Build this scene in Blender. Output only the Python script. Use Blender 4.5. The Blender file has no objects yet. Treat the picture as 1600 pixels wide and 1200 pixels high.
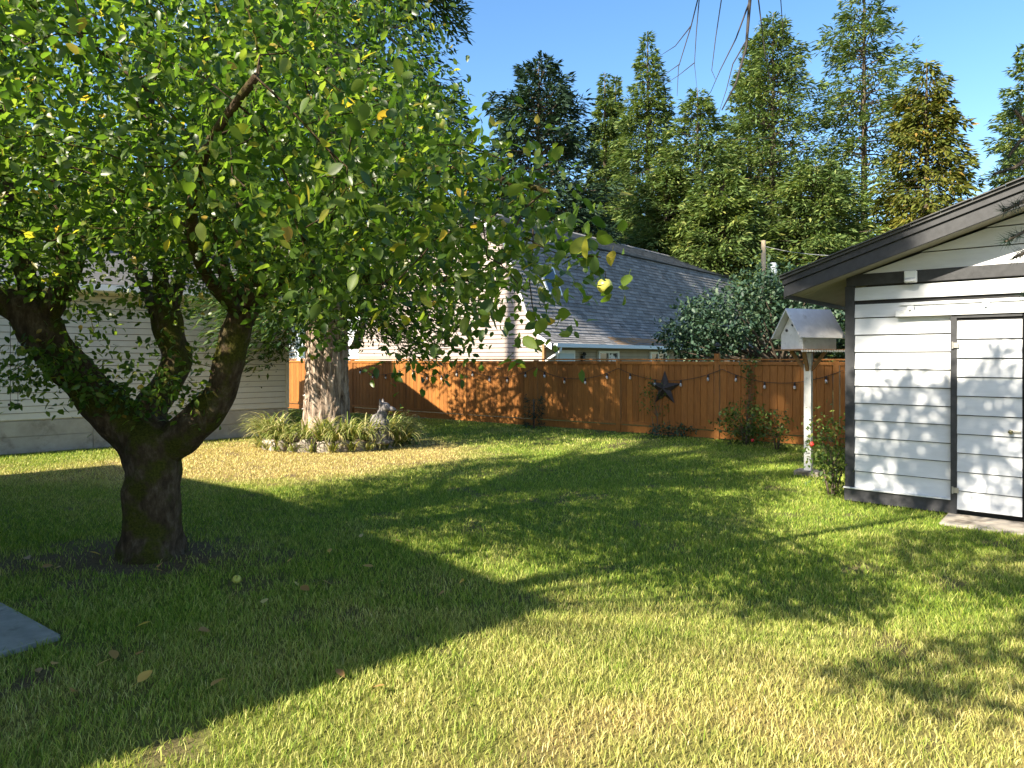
import bpy, bmesh, math, random
import numpy as np
from mathutils import Vector, Matrix, noise as mnoise

random.seed(7)
RNG = np.random.default_rng(11)
R = math.radians
scene = bpy.context.scene
COL = scene.collection

# ------------------------------------------------------------------ camera
cam_d = bpy.data.cameras.new('camera')
cam = bpy.data.objects.new('camera', cam_d)
COL.objects.link(cam)
cam.location = (0, 0, 1.8)
cam.rotation_euler = (R(90), 0, 0)
cam_d.sensor_width = 36
cam_d.lens = 24
cam_d.shift_y = -0.025
cam_d.clip_start = 0.05
cam_d.clip_end = 3000
scene.camera = cam

# ------------------------------------------------------------------ light
EL = R(36)
SD = Vector((.745, .667, 0)).normalized()          # the way sunlight travels over the ground
world = bpy.data.worlds.new('World')
scene.world = world
world.use_nodes = True
wn = world.node_tree.nodes
wl = world.node_tree.links
bg = wn['Background']
sky = wn.new('ShaderNodeTexSky')
sky.sky_type = 'NISHITA'
sky.sun_disc = False
sky.sun_elevation = EL
sky.sun_rotation = math.atan2(-SD.x, -SD.y) % (2 * math.pi)
sky.air_density = 1.0
sky.dust_density = 0.8
sky.ozone_density = 1.0
hs = wn.new('ShaderNodeHueSaturation')
hs.inputs['Saturation'].default_value = 1.25
wl.new(sky.outputs[0], hs.inputs['Color'])
wl.new(hs.outputs[0], bg.inputs[0])
bg.inputs[1].default_value = 0.092
sun_d = bpy.data.lights.new('sun', 'SUN')
sun_d.energy = 5.0
sun_d.angle = R(0.53)
sun_d.color = (1.0, 0.90, 0.74)
sun = bpy.data.objects.new('sun', sun_d)
COL.objects.link(sun)
sun.rotation_euler = Vector((SD.x * math.cos(EL), SD.y * math.cos(EL), -math.sin(EL))).to_track_quat('-Z', 'Y').to_euler()
vs = scene.view_settings
vs.view_transform = 'Standard'
vs.look = 'None'
vs.exposure = 1.75
vs.gamma = 1.0
vs.use_curve_mapping = False

# ------------------------------------------------------------------ helpers
def px(x, y, Y):
    """a point of the photograph at depth Y, in metres"""
    return Vector(((x - 800) / 1066.7 * Y, Y, 1.8 - (y - 560) / 1066.7 * Y))

def ns(x, y):                       # sun-aligned ground coordinates
    return x * SD.y - y * SD.x, x * SD.x + y * SD.y

def sn(n, s, z=0):
    return Vector((n * SD.y + s * SD.x, -n * SD.x + s * SD.y, z))

def tagp(o, label=None, cat=None, group=None, kind=None):
    if label: o['label'] = label
    if cat: o['category'] = cat
    if group: o['group'] = group
    if kind: o['kind'] = kind
    return o

def thing(name, label, cat, loc=(0, 0, 0), rz=0, group=None):
    o = bpy.data.objects.new(name, None)
    COL.objects.link(o)
    o.location = loc
    o.rotation_euler = (0, 0, rz)
    o.empty_display_size = .1
    return tagp(o, label, cat, group)

def link(name, me, parent=None, mat=None):
    if mat and not me.materials:
        me.materials.append(mat)
    o = bpy.data.objects.new(name, me)
    COL.objects.link(o)
    if parent:
        o.parent = parent
    return o

class MB:
    """collects shapes, builds them as one mesh object"""
    def __init__(s):
        s.v = []; s.f = []
    def add(s, vs, fs):
        b = len(s.v)
        s.v += [tuple(p) for p in vs]
        s.f += [tuple(i + b for i in f) for f in fs]
        return s
    def box(s, c, size, M=None, taper=0):
        hx, hy, hz = size[0] / 2, size[1] / 2, size[2] / 2
        vs = []
        for z in (-1, 1):
            k = 1 - taper if z > 0 else 1
            for x, y in ((-1, -1), (1, -1), (1, 1), (-1, 1)):
                p = Vector((x * hx * k, y * hy * k, z * hz))
                if M: p = M @ p
                vs.append(p + Vector(c))
        return s.add(vs, [(3, 2, 1, 0), (4, 5, 6, 7), (0, 1, 5, 4), (1, 2, 6, 5), (2, 3, 7, 6), (3, 0, 4, 7)])
    def prism(s, poly, d):
        """extrude a 3-D polygon along vector d"""
        n = len(poly)
        a = [Vector(p) for p in poly]; b = [p + Vector(d) for p in a]
        fs = [tuple(range(n))[::-1], tuple(range(n, 2 * n))]
        for i in range(n):
            j = (i + 1) % n
            fs.append((i, j, j + n, i + n))
        return s.add(a + b, fs)
    def beam(s, a, b, w, h, up=(0, 0, 1)):
        a = Vector(a); b = Vector(b); d = (b - a).normalized()
        side = d.cross(Vector(up)).normalized(); u2 = side.cross(d)
        p = [a + side * w / 2 * i + u2 * h / 2 * j for i, j in ((-1, -1), (1, -1), (1, 1), (-1, 1))]
        return s.prism(p, b - a)
    def tube(s, pts, rad, n=8, cap=True, jit=0.0, nscale=3.0):
        pts = [Vector(p) for p in pts]
        rings = []
        ref = Vector((0.31, 0.17, 0.93)).normalized()
        t0 = (pts[1] - pts[0]).normalized()
        x = t0.cross(ref).normalized() if abs(t0.dot(ref)) < .95 else t0.cross(Vector((1, 0, 0))).normalized()
        vs = []
        for i, p in enumerate(pts):
            t = (pts[min(i + 1, len(pts) - 1)] - pts[max(i - 1, 0)])
            t = t.normalized() if t.length > 1e-9 else t0
            x = (x - t * x.dot(t))
            x = x.normalized() if x.length > 1e-6 else t.orthogonal().normalized()
            y = t.cross(x)
            r = rad[i] if hasattr(rad, '__len__') else rad
            for k in range(n):
                a = 2 * math.pi * k / n
                q = x * math.cos(a) + y * math.sin(a)
                rr = r
                if jit:
                    rr = r * (1 + jit * mnoise.noise((p + q * r) * nscale))
                vs.append(p + q * rr)
        fs = []
        for i in range(len(pts) - 1):
            for k in range(n):
                k2 = (k + 1) % n
                fs.append((i * n + k, i * n + k2, (i + 1) * n + k2, (i + 1) * n + k))
        if cap:
            fs.append(tuple(range(n))[::-1])
            m = (len(pts) - 1) * n
            fs.append(tuple(range(m, m + n)))
        return s.add(vs, fs)
    def lathe(s, prof, n=12, c=(0, 0, 0), M=None):
        vs = []; c = Vector(c)
        for r, z in prof:
            for k in range(n):
                a = 2 * math.pi * k / n
                p = Vector((r * math.cos(a), r * math.sin(a), z))
                if M: p = M @ p
                vs.append(p + c)
        fs = []
        for i in range(len(prof) - 1):
            for k in range(n):
                k2 = (k + 1) % n
                fs.append((i * n + k, i * n + k2, (i + 1) * n + k2, (i + 1) * n + k))
        fs.append(tuple(range(n))[::-1]); m = (len(prof) - 1) * n; fs.append(tuple(range(m, m + n)))
        return s.add(vs, fs)
    def mesh(s, name, mat=None, smooth=False):
        me = bpy.data.meshes.new(name)
        me.from_pydata(s.v, [], s.f)
        me.validate()
        if smooth:
            me.polygons.foreach_set('use_smooth', [True] * len(me.polygons))
        if mat: me.materials.append(mat)
        return me
    def build(s, name, mat=None, parent=None, smooth=False, bevel=0):
        o = link(name, s.mesh(name, mat, smooth), parent)
        if bevel:
            m = o.modifiers.new('bevel', 'BEVEL'); m.width = bevel; m.segments = 2; m.limit_method = 'ANGLE'
        return o

def np_mesh(name, V, T, mat=None, attrs=None, smooth=False):
    """V (n,3), T (m,3) triangles"""
    me = bpy.data.meshes.new(name)
    V = np.ascontiguousarray(V, dtype=np.float32); T = np.ascontiguousarray(T, dtype=np.int32)
    me.vertices.add(len(V)); me.vertices.foreach_set('co', V.ravel())
    me.loops.add(T.size); me.loops.foreach_set('vertex_index', T.ravel())
    me.polygons.add(len(T)); me.polygons.foreach_set('loop_start', np.arange(0, T.size, 3, dtype=np.int32))
    if smooth: me.polygons.foreach_set('use_smooth', np.ones(len(T), dtype=bool))
    me.update(calc_edges=True)
    if attrs:
        for k, a in attrs.items():
            at = me.attributes.new(k, 'FLOAT', 'POINT'); at.data.foreach_set('value', np.ascontiguousarray(a, dtype=np.float32))
    if mat: me.materials.append(mat)
    return me

def unit(a):
    return a / np.maximum(np.linalg.norm(a, axis=1, keepdims=True), 1e-9)

def scatter(tv, tt, P, D, N, S, W=None):
    """copies of a small template: along D, facing N, length S, width W*S"""
    tv = np.asarray(tv, float); tt = np.asarray(tt, int)
    D = unit(D); side = unit(np.cross(D, N)); N2 = np.cross(side, D)
    S = np.broadcast_to(S, (len(P),)); Wd = S if W is None else np.broadcast_to(W, (len(P),))
    V = (P[:, None, :] + tv[None, :, 0:1] * side[:, None, :] * Wd[:, None, None]
         + tv[None, :, 1:2] * D[:, None, :] * S[:, None, None] + tv[None, :, 2:3] * N2[:, None, :] * S[:, None, None])
    T = tt[None] + (np.arange(len(P)) * len(tv))[:, None, None]
    return V.reshape(-1, 3), T.reshape(-1, 3)

LEAF_V = [(0, 0, 0), (-.27, .33, .07), (.27, .33, .07), (0, .38, 0), (-.22, .70, .02), (.22, .70, .02), (0, 1, -.10)]
LEAF_T = [(0, 3, 1), (0, 2, 3), (1, 3, 4), (3, 6, 4), (3, 2, 5), (3, 5, 6)]
DIA_V = [(0, 0, 0), (-.5, .45, .05), (.5, .45, .05), (0, 1, 0)]
DIA_T = [(0, 2, 1), (1, 2, 3)]
def rnd_dirs(n, zmin=-1, zmax=1):
    z = RNG.uniform(zmin, zmax, n); a = RNG.uniform(0, 2 * np.pi, n); r = np.sqrt(np.maximum(0, 1 - z * z))
    return np.stack([r * np.cos(a), r * np.sin(a), z], 1)

class VNoise:
    def __init__(s, seed): s.g = np.random.default_rng(seed).random((256, 256))
    def __call__(s, x, y, f=1.0):
        x = np.asarray(x) * f + 100.3; y = np.asarray(y) * f + 77.7
        xi = np.floor(x).astype(int); yi = np.floor(y).astype(int); fx = x - xi; fy = y - yi
        fx = fx * fx * (3 - 2 * fx); fy = fy * fy * (3 - 2 * fy)
        g = lambda a, b: s.g[a % 256, b % 256]
        return ((g(xi, yi) * (1 - fx) + g(xi + 1, yi) * fx) * (1 - fy) + (g(xi, yi + 1) * (1 - fx) + g(xi + 1, yi + 1) * fx) * fy)
VN = VNoise(3); VN2 = VNoise(9)
def fbm(x, y, f): return .5 * VN(x, y, f) + .3 * VN2(x, y, f * 2.1) + .2 * VN(x, y, f * 4.3)

# ------------------------------------------------------------------ materials
def nodes(name):
    m = bpy.data.materials.new(name); m.use_nodes = True
    nt = m.node_tree; b = nt.nodes['Principled BSDF']
    return m, nt, b

def ramp(nt, fac, stops):
    r = nt.nodes.new('ShaderNodeValToRGB')
    e = r.color_ramp.elements
    while len(e) < len(stops): e.new(.5)
    for i, (p, c) in enumerate(stops):
        e[i].position = p; e[i].color = (*c, 1) if len(c) == 3 else c
    nt.links.new(fac, r.inputs[0]); return r.outputs[0]

def noise_node(nt, scale, detail=4, rough=.6, vec=None, stretch=None):
    n = nt.nodes.new('ShaderNodeTexNoise'); n.inputs['Scale'].default_value = scale
    n.inputs['Detail'].default_value = detail; n.inputs['Roughness'].default_value = rough
    if vec is None:
        tc = nt.nodes.new('ShaderNodeTexCoord'); vec = tc.outputs['Object']
    if stretch:
        mp = nt.nodes.new('ShaderNodeMapping'); mp.inputs['Scale'].default_value = stretch
        nt.links.new(vec, mp.inputs[0]); vec = mp.outputs[0]
    nt.links.new(vec, n.inputs['Vector'])
    return n.outputs['Fac']

def mixc(nt, fac, a, b, mode='MIX'):
    m = nt.nodes.new('ShaderNodeMix'); m.data_type = 'RGBA'; m.blend_type = mode
    for s, v in ((m.inputs[0], fac), (m.inputs[6], a), (m.inputs[7], b)):
        if hasattr(v, 'is_linked'): nt.links.new(v, s)
        elif isinstance(v, (int, float)): s.default_value = v
        else: s.default_value = (*v, 1)
    return m.outputs[2]

def bump(nt, b, h, strength=.3, dist=.02):
    n = nt.nodes.new('ShaderNodeBump'); n.inputs['Strength'].default_value = strength; n.inputs['Distance'].default_value = dist
    nt.links.new(h, n.inputs['Height']); nt.links.new(n.outputs[0], b.inputs['Normal'])

def surf(name, stops, scale=6, rough=.7, bmp=.2, bdist=.01, stretch=None, island=0, objrand=0, spec=.3, dirt=None, worldspace=True):
    """noise-coloured surface; objrand varies brightness piece by piece; dirt = (colour, scale, threshold)"""
    m, nt, b = nodes(name)
    vec = None
    if worldspace:
        g = nt.nodes.new('ShaderNodeNewGeometry'); vec = g.outputs['Position']
    f = noise_node(nt, scale, 5, .65, vec, stretch)
    c = ramp(nt, f, stops)
    if dirt:
        f2 = noise_node(nt, dirt[1], 6, .7, vec)
        k = ramp(nt, f2, [(dirt[2], (0, 0, 0)), (dirt[2] + .16, (1, 1, 1))])
        c = mixc(nt, k, c, dirt[0])
    if objrand or island:
        if island:
            g2 = nt.nodes.new('ShaderNodeNewGeometry'); rv = g2.outputs['Random Per Island']; amt = island
        else:
            oi = nt.nodes.new('ShaderNodeObjectInfo'); rv = oi.outputs['Random']; amt = objrand
        k = ramp(nt, rv, [(0, (1 - amt,) * 3), (1, (1 + amt * .35,) * 3)])
        c = mixc(nt, 1.0, c, k, 'MULTIPLY')
    nt.links.new(c, b.inputs['Base Color'])
    b.inputs['Roughness'].default_value = rough
    b.inputs['Specular IOR Level'].default_value = spec
    if bmp: bump(nt, b, f, bmp, bdist)
    return m

def leafmat(name, stops, trans=.35, rough=.45, spec=.35, tcol=1.5, attr=None, patch=None):
    """foliage: colour by piece, light passing through"""
    m, nt, b = nodes(name)
    g = nt.nodes.new('ShaderNodeNewGeometry')
    c = ramp(nt, g.outputs['Random Per Island'], stops)
    if attr:
        a = nt.nodes.new('ShaderNodeAttribute'); a.attribute_name = attr[0]
        c2 = ramp(nt, g.outputs['Random Per Island'], attr[1])
        c = mixc(nt, a.outputs['Fac'], c, c2)
    if patch:
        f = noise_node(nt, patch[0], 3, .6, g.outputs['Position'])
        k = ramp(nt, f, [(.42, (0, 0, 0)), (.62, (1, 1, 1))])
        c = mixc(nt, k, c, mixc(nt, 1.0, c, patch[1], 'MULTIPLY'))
    nt.links.new(c, b.inputs['Base Color'])
    b.inputs['Roughness'].default_value = rough; b.inputs['Specular IOR Level'].default_value = spec
    t = nt.nodes.new('ShaderNodeBsdfTranslucent')
    tc = mixc(nt, 1.0, c, (tcol, tcol * 1.05, tcol * .55), 'MULTIPLY')
    nt.links.new(tc, t.inputs[0])
    mx = nt.nodes.new('ShaderNodeMixShader'); mx.inputs[0].default_value = trans
    nt.links.new(b.outputs[0], mx.inputs[1]); nt.links.new(t.outputs[0], mx.inputs[2])
    nt.links.new(mx.outputs[0], nt.nodes['Material Output'].inputs[0])
    return m

def plain(name, c, rough=.5, metal=0, spec=.4, trans=0, alpha=1):
    m, nt, b = nodes(name)
    b.inputs['Base Color'].default_value = (*c, 1); b.inputs['Roughness'].default_value = rough
    b.inputs['Metallic'].default_value = metal; b.inputs['Specular IOR Level'].default_value = spec
    b.inputs['Transmission Weight'].default_value = trans
    return m

M = {}
# lawn
STRAW = [(0, (.36, .28, .09)), (.5, (.56, .46, .17)), (1, (.68, .58, .30))]
GREEN = [(0, (.09, .16, .016)), (.45, (.175, .275, .028)), (.8, (.28, .37, .045)), (1, (.44, .44, .09))]
M['grass'] = leafmat('grass blades', GREEN, .30, .55, .25, 1.25, ('dry', STRAW))
def lawn_mat():
    m, nt, b = nodes('lawn soil and thatch')
    a = nt.nodes.new('ShaderNodeAttribute'); a.attribute_name = 'dry'
    g = nt.nodes.new('ShaderNodeNewGeometry')
    f = noise_node(nt, 30, 6, .75, g.outputs['Position']); f2 = noise_node(nt, 2.2, 5, .6, g.outputs['Position'])
    c1 = ramp(nt, f, [(.3, (.055, .085, .014)), (.7, (.15, .20, .032))])
    c2 = ramp(nt, f, [(.3, (.12, .085, .035)), (.7, (.33, .245, .10))])
    c = mixc(nt, a.outputs['Fac'], c1, c2)
    a2 = nt.nodes.new('ShaderNodeAttribute'); a2.attribute_name = 'soil'
    c = mixc(nt, a2.outputs['Fac'], c, ramp(nt, f, [(.3, (.06, .043, .026)), (.7, (.16, .115, .07))]))
    nt.links.new(c, b.inputs['Base Color']); b.inputs['Roughness'].default_value = .95; b.inputs['Specular IOR Level'].default_value = .1
    bump(nt, b, f, .6, .03)
    return m
M['lawn'] = lawn_mat()
M['ground'] = surf('open ground', [(.3, (.05, .07, .02)), (.7, (.12, .13, .045))], 1.5, .95, .3, .03)
M['concrete'] = surf('walk concrete', [(.3, (.20, .20, .19)), (.7, (.30, .295, .28))], 9, .85, .25, .004, dirt=((.11, .105, .09), 3.0, .56))
M['found'] = surf('foundation concrete', [(.3, (.30, .27, .235)), (.7, (.42, .385, .34))], 3.5, .9, .3, .006, dirt=((.17, .145, .12), 1.6, .52))
M['pad'] = surf('door pad concrete', [(.3, (.26, .23, .19)), (.7, (.38, .34, .28))], 7, .9, .3, .006, dirt=((.09, .07, .05), 2.6, .5))
# timber
def cedar():
    m, nt, b = nodes('stained cedar')
    tc = nt.nodes.new('ShaderNodeTexCoord'); oi = nt.nodes.new('ShaderNodeObjectInfo')
    ad = nt.nodes.new('ShaderNodeVectorMath'); ad.operation = 'ADD'
    sc = nt.nodes.new('ShaderNodeVectorMath'); sc.operation = 'SCALE'; sc.inputs[0].default_value = (31, 17, 53)
    nt.links.new(oi.outputs['Random'], sc.inputs['Scale'])
    nt.links.new(tc.outputs['Object'], ad.inputs[0]); nt.links.new(sc.outputs[0], ad.inputs[1])
    f = noise_node(nt, 9, 6, .7, ad.outputs[0], (6, 6, .5)); f2 = noise_node(nt, 2.3, 3, .6, ad.outputs[0], (1.5, 1.5, .6))
    c = ramp(nt, f, [(.25, (.155, .058, .014)), (.5, (.27, .108, .025)), (.75, (.36, .155, .038))])
    k = ramp(nt, oi.outputs['Random'], [(0, (.78, .74, .68)), (.5, (1, 1, 1)), (1, (1.12, 1.1, 1.0))])
    c = mixc(nt, 1.0, c, k, 'MULTIPLY')
    c = mixc(nt, ramp(nt, f2, [(.55, (0, 0, 0)), (.8, (.6, .6, .6))]), c, (.17, .075, .025))
    nt.links.new(c, b.inputs['Base Color']); b.inputs['Roughness'].default_value = .62; b.inputs['Specular IOR Level'].default_value = .25
    bump(nt, b, f, .25, .004)
    return m
M['cedar'] = cedar()
M['oldwood'] = surf('weathered board', [(.3, (.20, .11, .05)), (.7, (.36, .20, .09))], 5, .8, .3, .004, (6, 6, 1))
M['whitesiding'] = surf('white shed siding', [(.3, (.50, .51, .52)), (.7, (.60, .61, .62))], 2.5, .55, .12, .003, (1, 1, 4), objrand=.06, dirt=((.36, .35, .32), 5, .66))
M['vinyl'] = surf('cream vinyl siding', [(.3, (.55, .51, .44)), (.7, (.64, .60, .52))], 1.6, .45, .05, .003, objrand=.05, dirt=((.50, .45, .37), 2.2, .62))
M['pinksiding'] = surf('pale rose lap siding', [(.3, (.27, .225, .20)), (.7, (.34, .285, .255))], 1.2, .6, .05, .003, objrand=.07)
M['tansiding'] = surf('tan lap siding', [(.3, (.30, .25, .18)), (.7, (.38, .32, .24))], 1.2, .6, .05, .003, objrand=.08)
M['bluesiding'] = surf('pale blue siding', [(.3, (.58, .64, .72)), (.7, (.66, .72, .80))], 1.2, .6, .05, .003, objrand=.06)
M['greysiding'] = surf('grey siding', [(.3, (.36, .37, .38)), (.7, (.44, .45, .46))], 1.2, .6, .05, .003, objrand=.06)
M['charcoal'] = surf('charcoal paint', [(.3, (.024, .025, .027)), (.7, (.042, .043, .046))], 14, .55, .25, .003, (1, 1, 1), dirt=((.10, .095, .09), 26, .72))
M['blackskirt'] = surf('peeling black paint', [(.3, (.028, .028, .03)), (.7, (.055, .055, .06))], 12, .6, .4, .004, dirt=((.33, .31, .28), 9, .64))
M['soffit'] = surf('soffit paint', [(.3, (.22, .205, .16)), (.7, (.28, .26, .205))], 3, .7, .1, .003)
M['whitetrim'] = surf('white trim', [(.3, (.70, .71, .70)), (.7, (.80, .81, .80))], 4, .45, .08, .002, dirt=((.5, .49, .45), 8, .68))
M['gutter'] = plain('gutter metal', (.62, .68, .73), .35)
M['galv'] = surf('galvanised track', [(.3, (.45, .46, .46)), (.7, (.66, .67, .67))], 15, .45, .1, .002)
M['steel'] = plain('dull steel', (.35, .34, .32), .4, .8)
M['brass'] = plain('tarnished brass', (.22, .20, .10), .45, .7)
M['shingle'] = surf('roof shingles', [(.3, (.135, .135, .140)), (.7, (.245, .240, .240))], 22, .9, .4, .004, island=.38)
M['roofold'] = surf('dark roofing', [(.3, (.05, .05, .05)), (.7, (.10, .10, .10))], 12, .9, .4, .006)
M['needle_litter'] = surf('needle litter', [(.3, (.13, .08, .045)), (.7, (.26, .16, .075))], 18, .95, .5, .01)
M['shadeblack'] = plain('dark sheathing', (.02, .02, .02), .9)  # near-black colour that draws the shadow lines between lapped boards
M['glass'] = plain('window glass', (.03, .035, .04), .05, 0, .8)
M['curtain'] = surf('striped curtain', [(.49, (.72, .72, .72)), (.51, (.05, .05, .05))], 3.5, .8, 0)
M['paleblue'] = plain('pale blue door', (.45, .56, .62), .5)
# bark
def apple_bark():
    m, nt, b = nodes('mossy apple bark')
    g = nt.nodes.new('ShaderNodeNewGeometry')
    f = noise_node(nt, 16, 8, .72, g.outputs['Position'], (1, 1, .45)); f2 = noise_node(nt, 3.2, 5, .65, g.outputs['Position']); f3 = noise_node(nt, 60, 3, .6, g.outputs['Position'])
    c = ramp(nt, f, [(.3, (.030, .020, .013)), (.5, (.085, .058, .036)), (.72, (.19, .15, .105))])
    moss = ramp(nt, f3, [(.3, (.035, .040, .008)), (.7, (.105, .10, .018))])
    k = ramp(nt, f2, [(.45, (0, 0, 0)), (.57, (1, 1, 1))])
    c = mixc(nt, k, c, moss)
    nt.links.new(c, b.inputs['Base Color']); b.inputs['Roughness'].default_value = .95; b.inputs['Specular IOR Level'].default_value = .1
    bump(nt, b, f, 1.0, .05)
    return m
M['applebark'] = apple_bark()
def fir_bark():
    m, nt, b = nodes('furrowed fir bark')
    g = nt.nodes.new('ShaderNodeNewGeometry')
    f = noise_node(nt, 9, 8, .7, g.outputs['Position'], (1.3, 1.3, .28)); f3 = noise_node(nt, 40, 3, .6, g.outputs['Position'])
    c = ramp(nt, f, [(.34, (.05, .034, .024)), (.5, (.26, .195, .145)), (.66, (.50, .41, .33))])
    c = mixc(nt, ramp(nt, f3, [(.6, (0, 0, 0)), (.75, (.5, .5, .5))]), c, (.30, .26, .19))
    nt.links.new(c, b.inputs['Base Color']); b.inputs['Roughness'].default_value = .95; b.inputs['Specular IOR Level'].default_value = .1
    bump(nt, b, f, 1.0, .06)
    return m
M['firbark'] = fir_bark()
M['bark'] = surf('grey brown bark', [(.3, (.045, .034, .024)), (.7, (.14, .11, .08))], 8, .95, .7, .03, (1, 1, .35))
M['twig'] = plain('dark twig', (.035, .030, .028), .8)
# foliage
M['appleleaf'] = leafmat('apple leaves', [(0, (.025, .055, .008)), (.4, (.050, .095, .012)), (.75, (.085, .135, .018)), (.965, (.12, .155, .025)), (.985, (.27, .24, .03)), (1, (.32, .20, .04))], .48, .38, .45, 2.6)
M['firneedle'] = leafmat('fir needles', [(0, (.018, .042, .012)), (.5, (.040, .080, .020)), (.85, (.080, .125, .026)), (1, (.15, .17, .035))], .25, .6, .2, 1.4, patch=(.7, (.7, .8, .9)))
M['darkneedle'] = leafmat('dark and shade-toned needles', [(0, (.010, .025, .016)), (.6, (.025, .050, .030)), (1, (.045, .080, .040))], .15, .6, .2, 1.2)  # on the far fir this dark tone stands in for shade
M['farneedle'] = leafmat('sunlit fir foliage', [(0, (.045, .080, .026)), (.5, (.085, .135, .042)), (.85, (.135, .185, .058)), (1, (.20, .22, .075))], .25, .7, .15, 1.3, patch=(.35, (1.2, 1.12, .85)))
M['cedarneedle'] = leafmat('browning cedar foliage', [(0, (.05, .075, .015)), (.45, (.10, .125, .025)), (.9, (.14, .145, .03)), (1, (.22, .16, .045))], .25, .7, .15, 1.2, patch=(.5, (1.2, 1.0, .7)))
M['bgleaf'] = leafmat('sunlit broad leaves', [(0, (.05, .09, .012)), (.5, (.10, .16, .02)), (1, (.19, .22, .035))], .4, .5, .3, 1.8)
M['tealleaf'] = leafmat('blue green leaves', [(0, (.018, .042, .026)), (.5, (.038, .078, .046)), (1, (.075, .115, .060))], .25, .5, .3, 1.3)  # dark teal has the shade over the fence-side tree in its colour
M['roseleaf'] = leafmat('rose leaves', [(0, (.03, .06, .012)), (.5, (.07, .12, .02)), (1, (.17, .19, .035))], .35, .45, .35, 1.6)
M['daylily'] = leafmat('strap leaves', [(0, (.10, .15, .03)), (.4, (.22, .26, .07)), (.7, (.40, .38, .15)), (1, (.55, .46, .24))], .3, .5, .3, 1.4)
M['deadleaf'] = leafmat('fallen leaves', [(0, (.32, .20, .06)), (1, (.45, .30, .08))], .2, .6, .2, 1.2)

EXEC_PARTS = True

# ================================================================== THE SETTING
def struct(name, o):
    o['kind'] = 'structure'; return o
U = Vector((.7606, -.6493, 0)); Vv = Vector((.6493, .7606, 0))
RZU = math.atan2(U.y, U.x); RZV = math.atan2(Vv.y, Vv.x)

g = MB().add([(-600, -120, -.012), (600, -120, -.012), (600, 1400, -.012), (-600, 1400, -.012)], [(0, 1, 2, 3)])
struct('ground', g.build('ground', M['ground']))

# how dry or bare the lawn is, shared by the soil sheet and the blades
PLANTER = (-3.75, 14.0); APPLE = (-3.29, 6.25)
def dryness(x, y):
    d = np.hypot(x - PLANTER[0], (y - PLANTER[1] + .8) * 1.15)
    k = 1.25 * np.exp(-(d / 3.0) ** 4)
    k = k + .85 * np.exp(-((x + 5.2) / 3.0) ** 2 - ((y - 11.2) / 1.5) ** 2)
    k = k + .42 * np.clip((5.2 - y) / 1.8, 0, 1) * np.clip((x + 1.6) / 1.6, 0, 1)
    k = k + .16 * np.clip((7.0 - y) / 3, 0, 1)
    k = k + .75 * (fbm(x, y, .9) - .5) + .5 * (fbm(x + 9, y, 3.0) - .5)
    k = k - .22 * np.exp(-((x - 1.5) / 3.2) ** 2 - ((y - 9.5) / 3.5) ** 2)
    return np.clip(k + .10, 0, 1)
def bareness(x, y):
    d = np.hypot((x - APPLE[0] + .15) / 1.35, (y - APPLE[1] + .05) / .75)
    k = np.clip(1.25 - d, 0, 1) * 1.2
    shade = np.exp(-((x + 3) / 2.6) ** 2 - ((y - 5.0) / 1.9) ** 2)
    k = k + shade * np.clip((fbm(x, y, 2.1) - .50) * 5, 0, 1) * .8
    k = k + np.clip((fbm(x + 31, y + 5, 2.6) - .66) * 7, 0, .7)
    dh, ds = ns(x, y)
    return np.clip(k, 0, 1)
gx = np.linspace(-14, 13, 226); gy = np.linspace(-1.0, 20.5, 180)
GX, GY = np.meshgrid(gx, gy)
V = np.stack([GX.ravel(), GY.ravel(), (fbm(GX, GY, .8).ravel() - .5) * .012], 1)
idx = np.arange(len(V)).reshape(GX.shape)
a, b_, c_, d_ = idx[:-1, :-1].ravel(), idx[:-1, 1:].ravel(), idx[1:, 1:].ravel(), idx[1:, :-1].ravel()
T = np.concatenate([np.stack([a, b_, c_], 1), np.stack([a, c_, d_], 1)])
lawn = link('lawn', np_mesh('lawn', V, T, M['lawn'], {'dry': dryness(V[:, 0], V[:, 1]), 'soil': bareness(V[:, 0], V[:, 1])}, True))
struct('lawn', lawn)

# concrete walk in the lower left corner
walk = thing('path', None, None, px(95, 1002, 4.36 ))
walk.location.z = 0
walk.rotation_euler.z = math.atan2(-.58, .815)
struct('path', walk)
for i in range(5):
    MB().box((-.42 - .84 * i, -.62, .012), (.832, 1.24, .05)).build('slab', M['concrete'], walk, bevel=.006)
# worn pad before the shed door
pd = MB().box((0, 0, 0), (1.9, .62, .04)).build('pavement', M['pad'], bevel=.01)
pd.location = Vector((4.21, 8.6, .008)) + U * 2.05 - Vv * .36; pd.rotation_euler.z = RZU
struct('pavement', pd)

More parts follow.
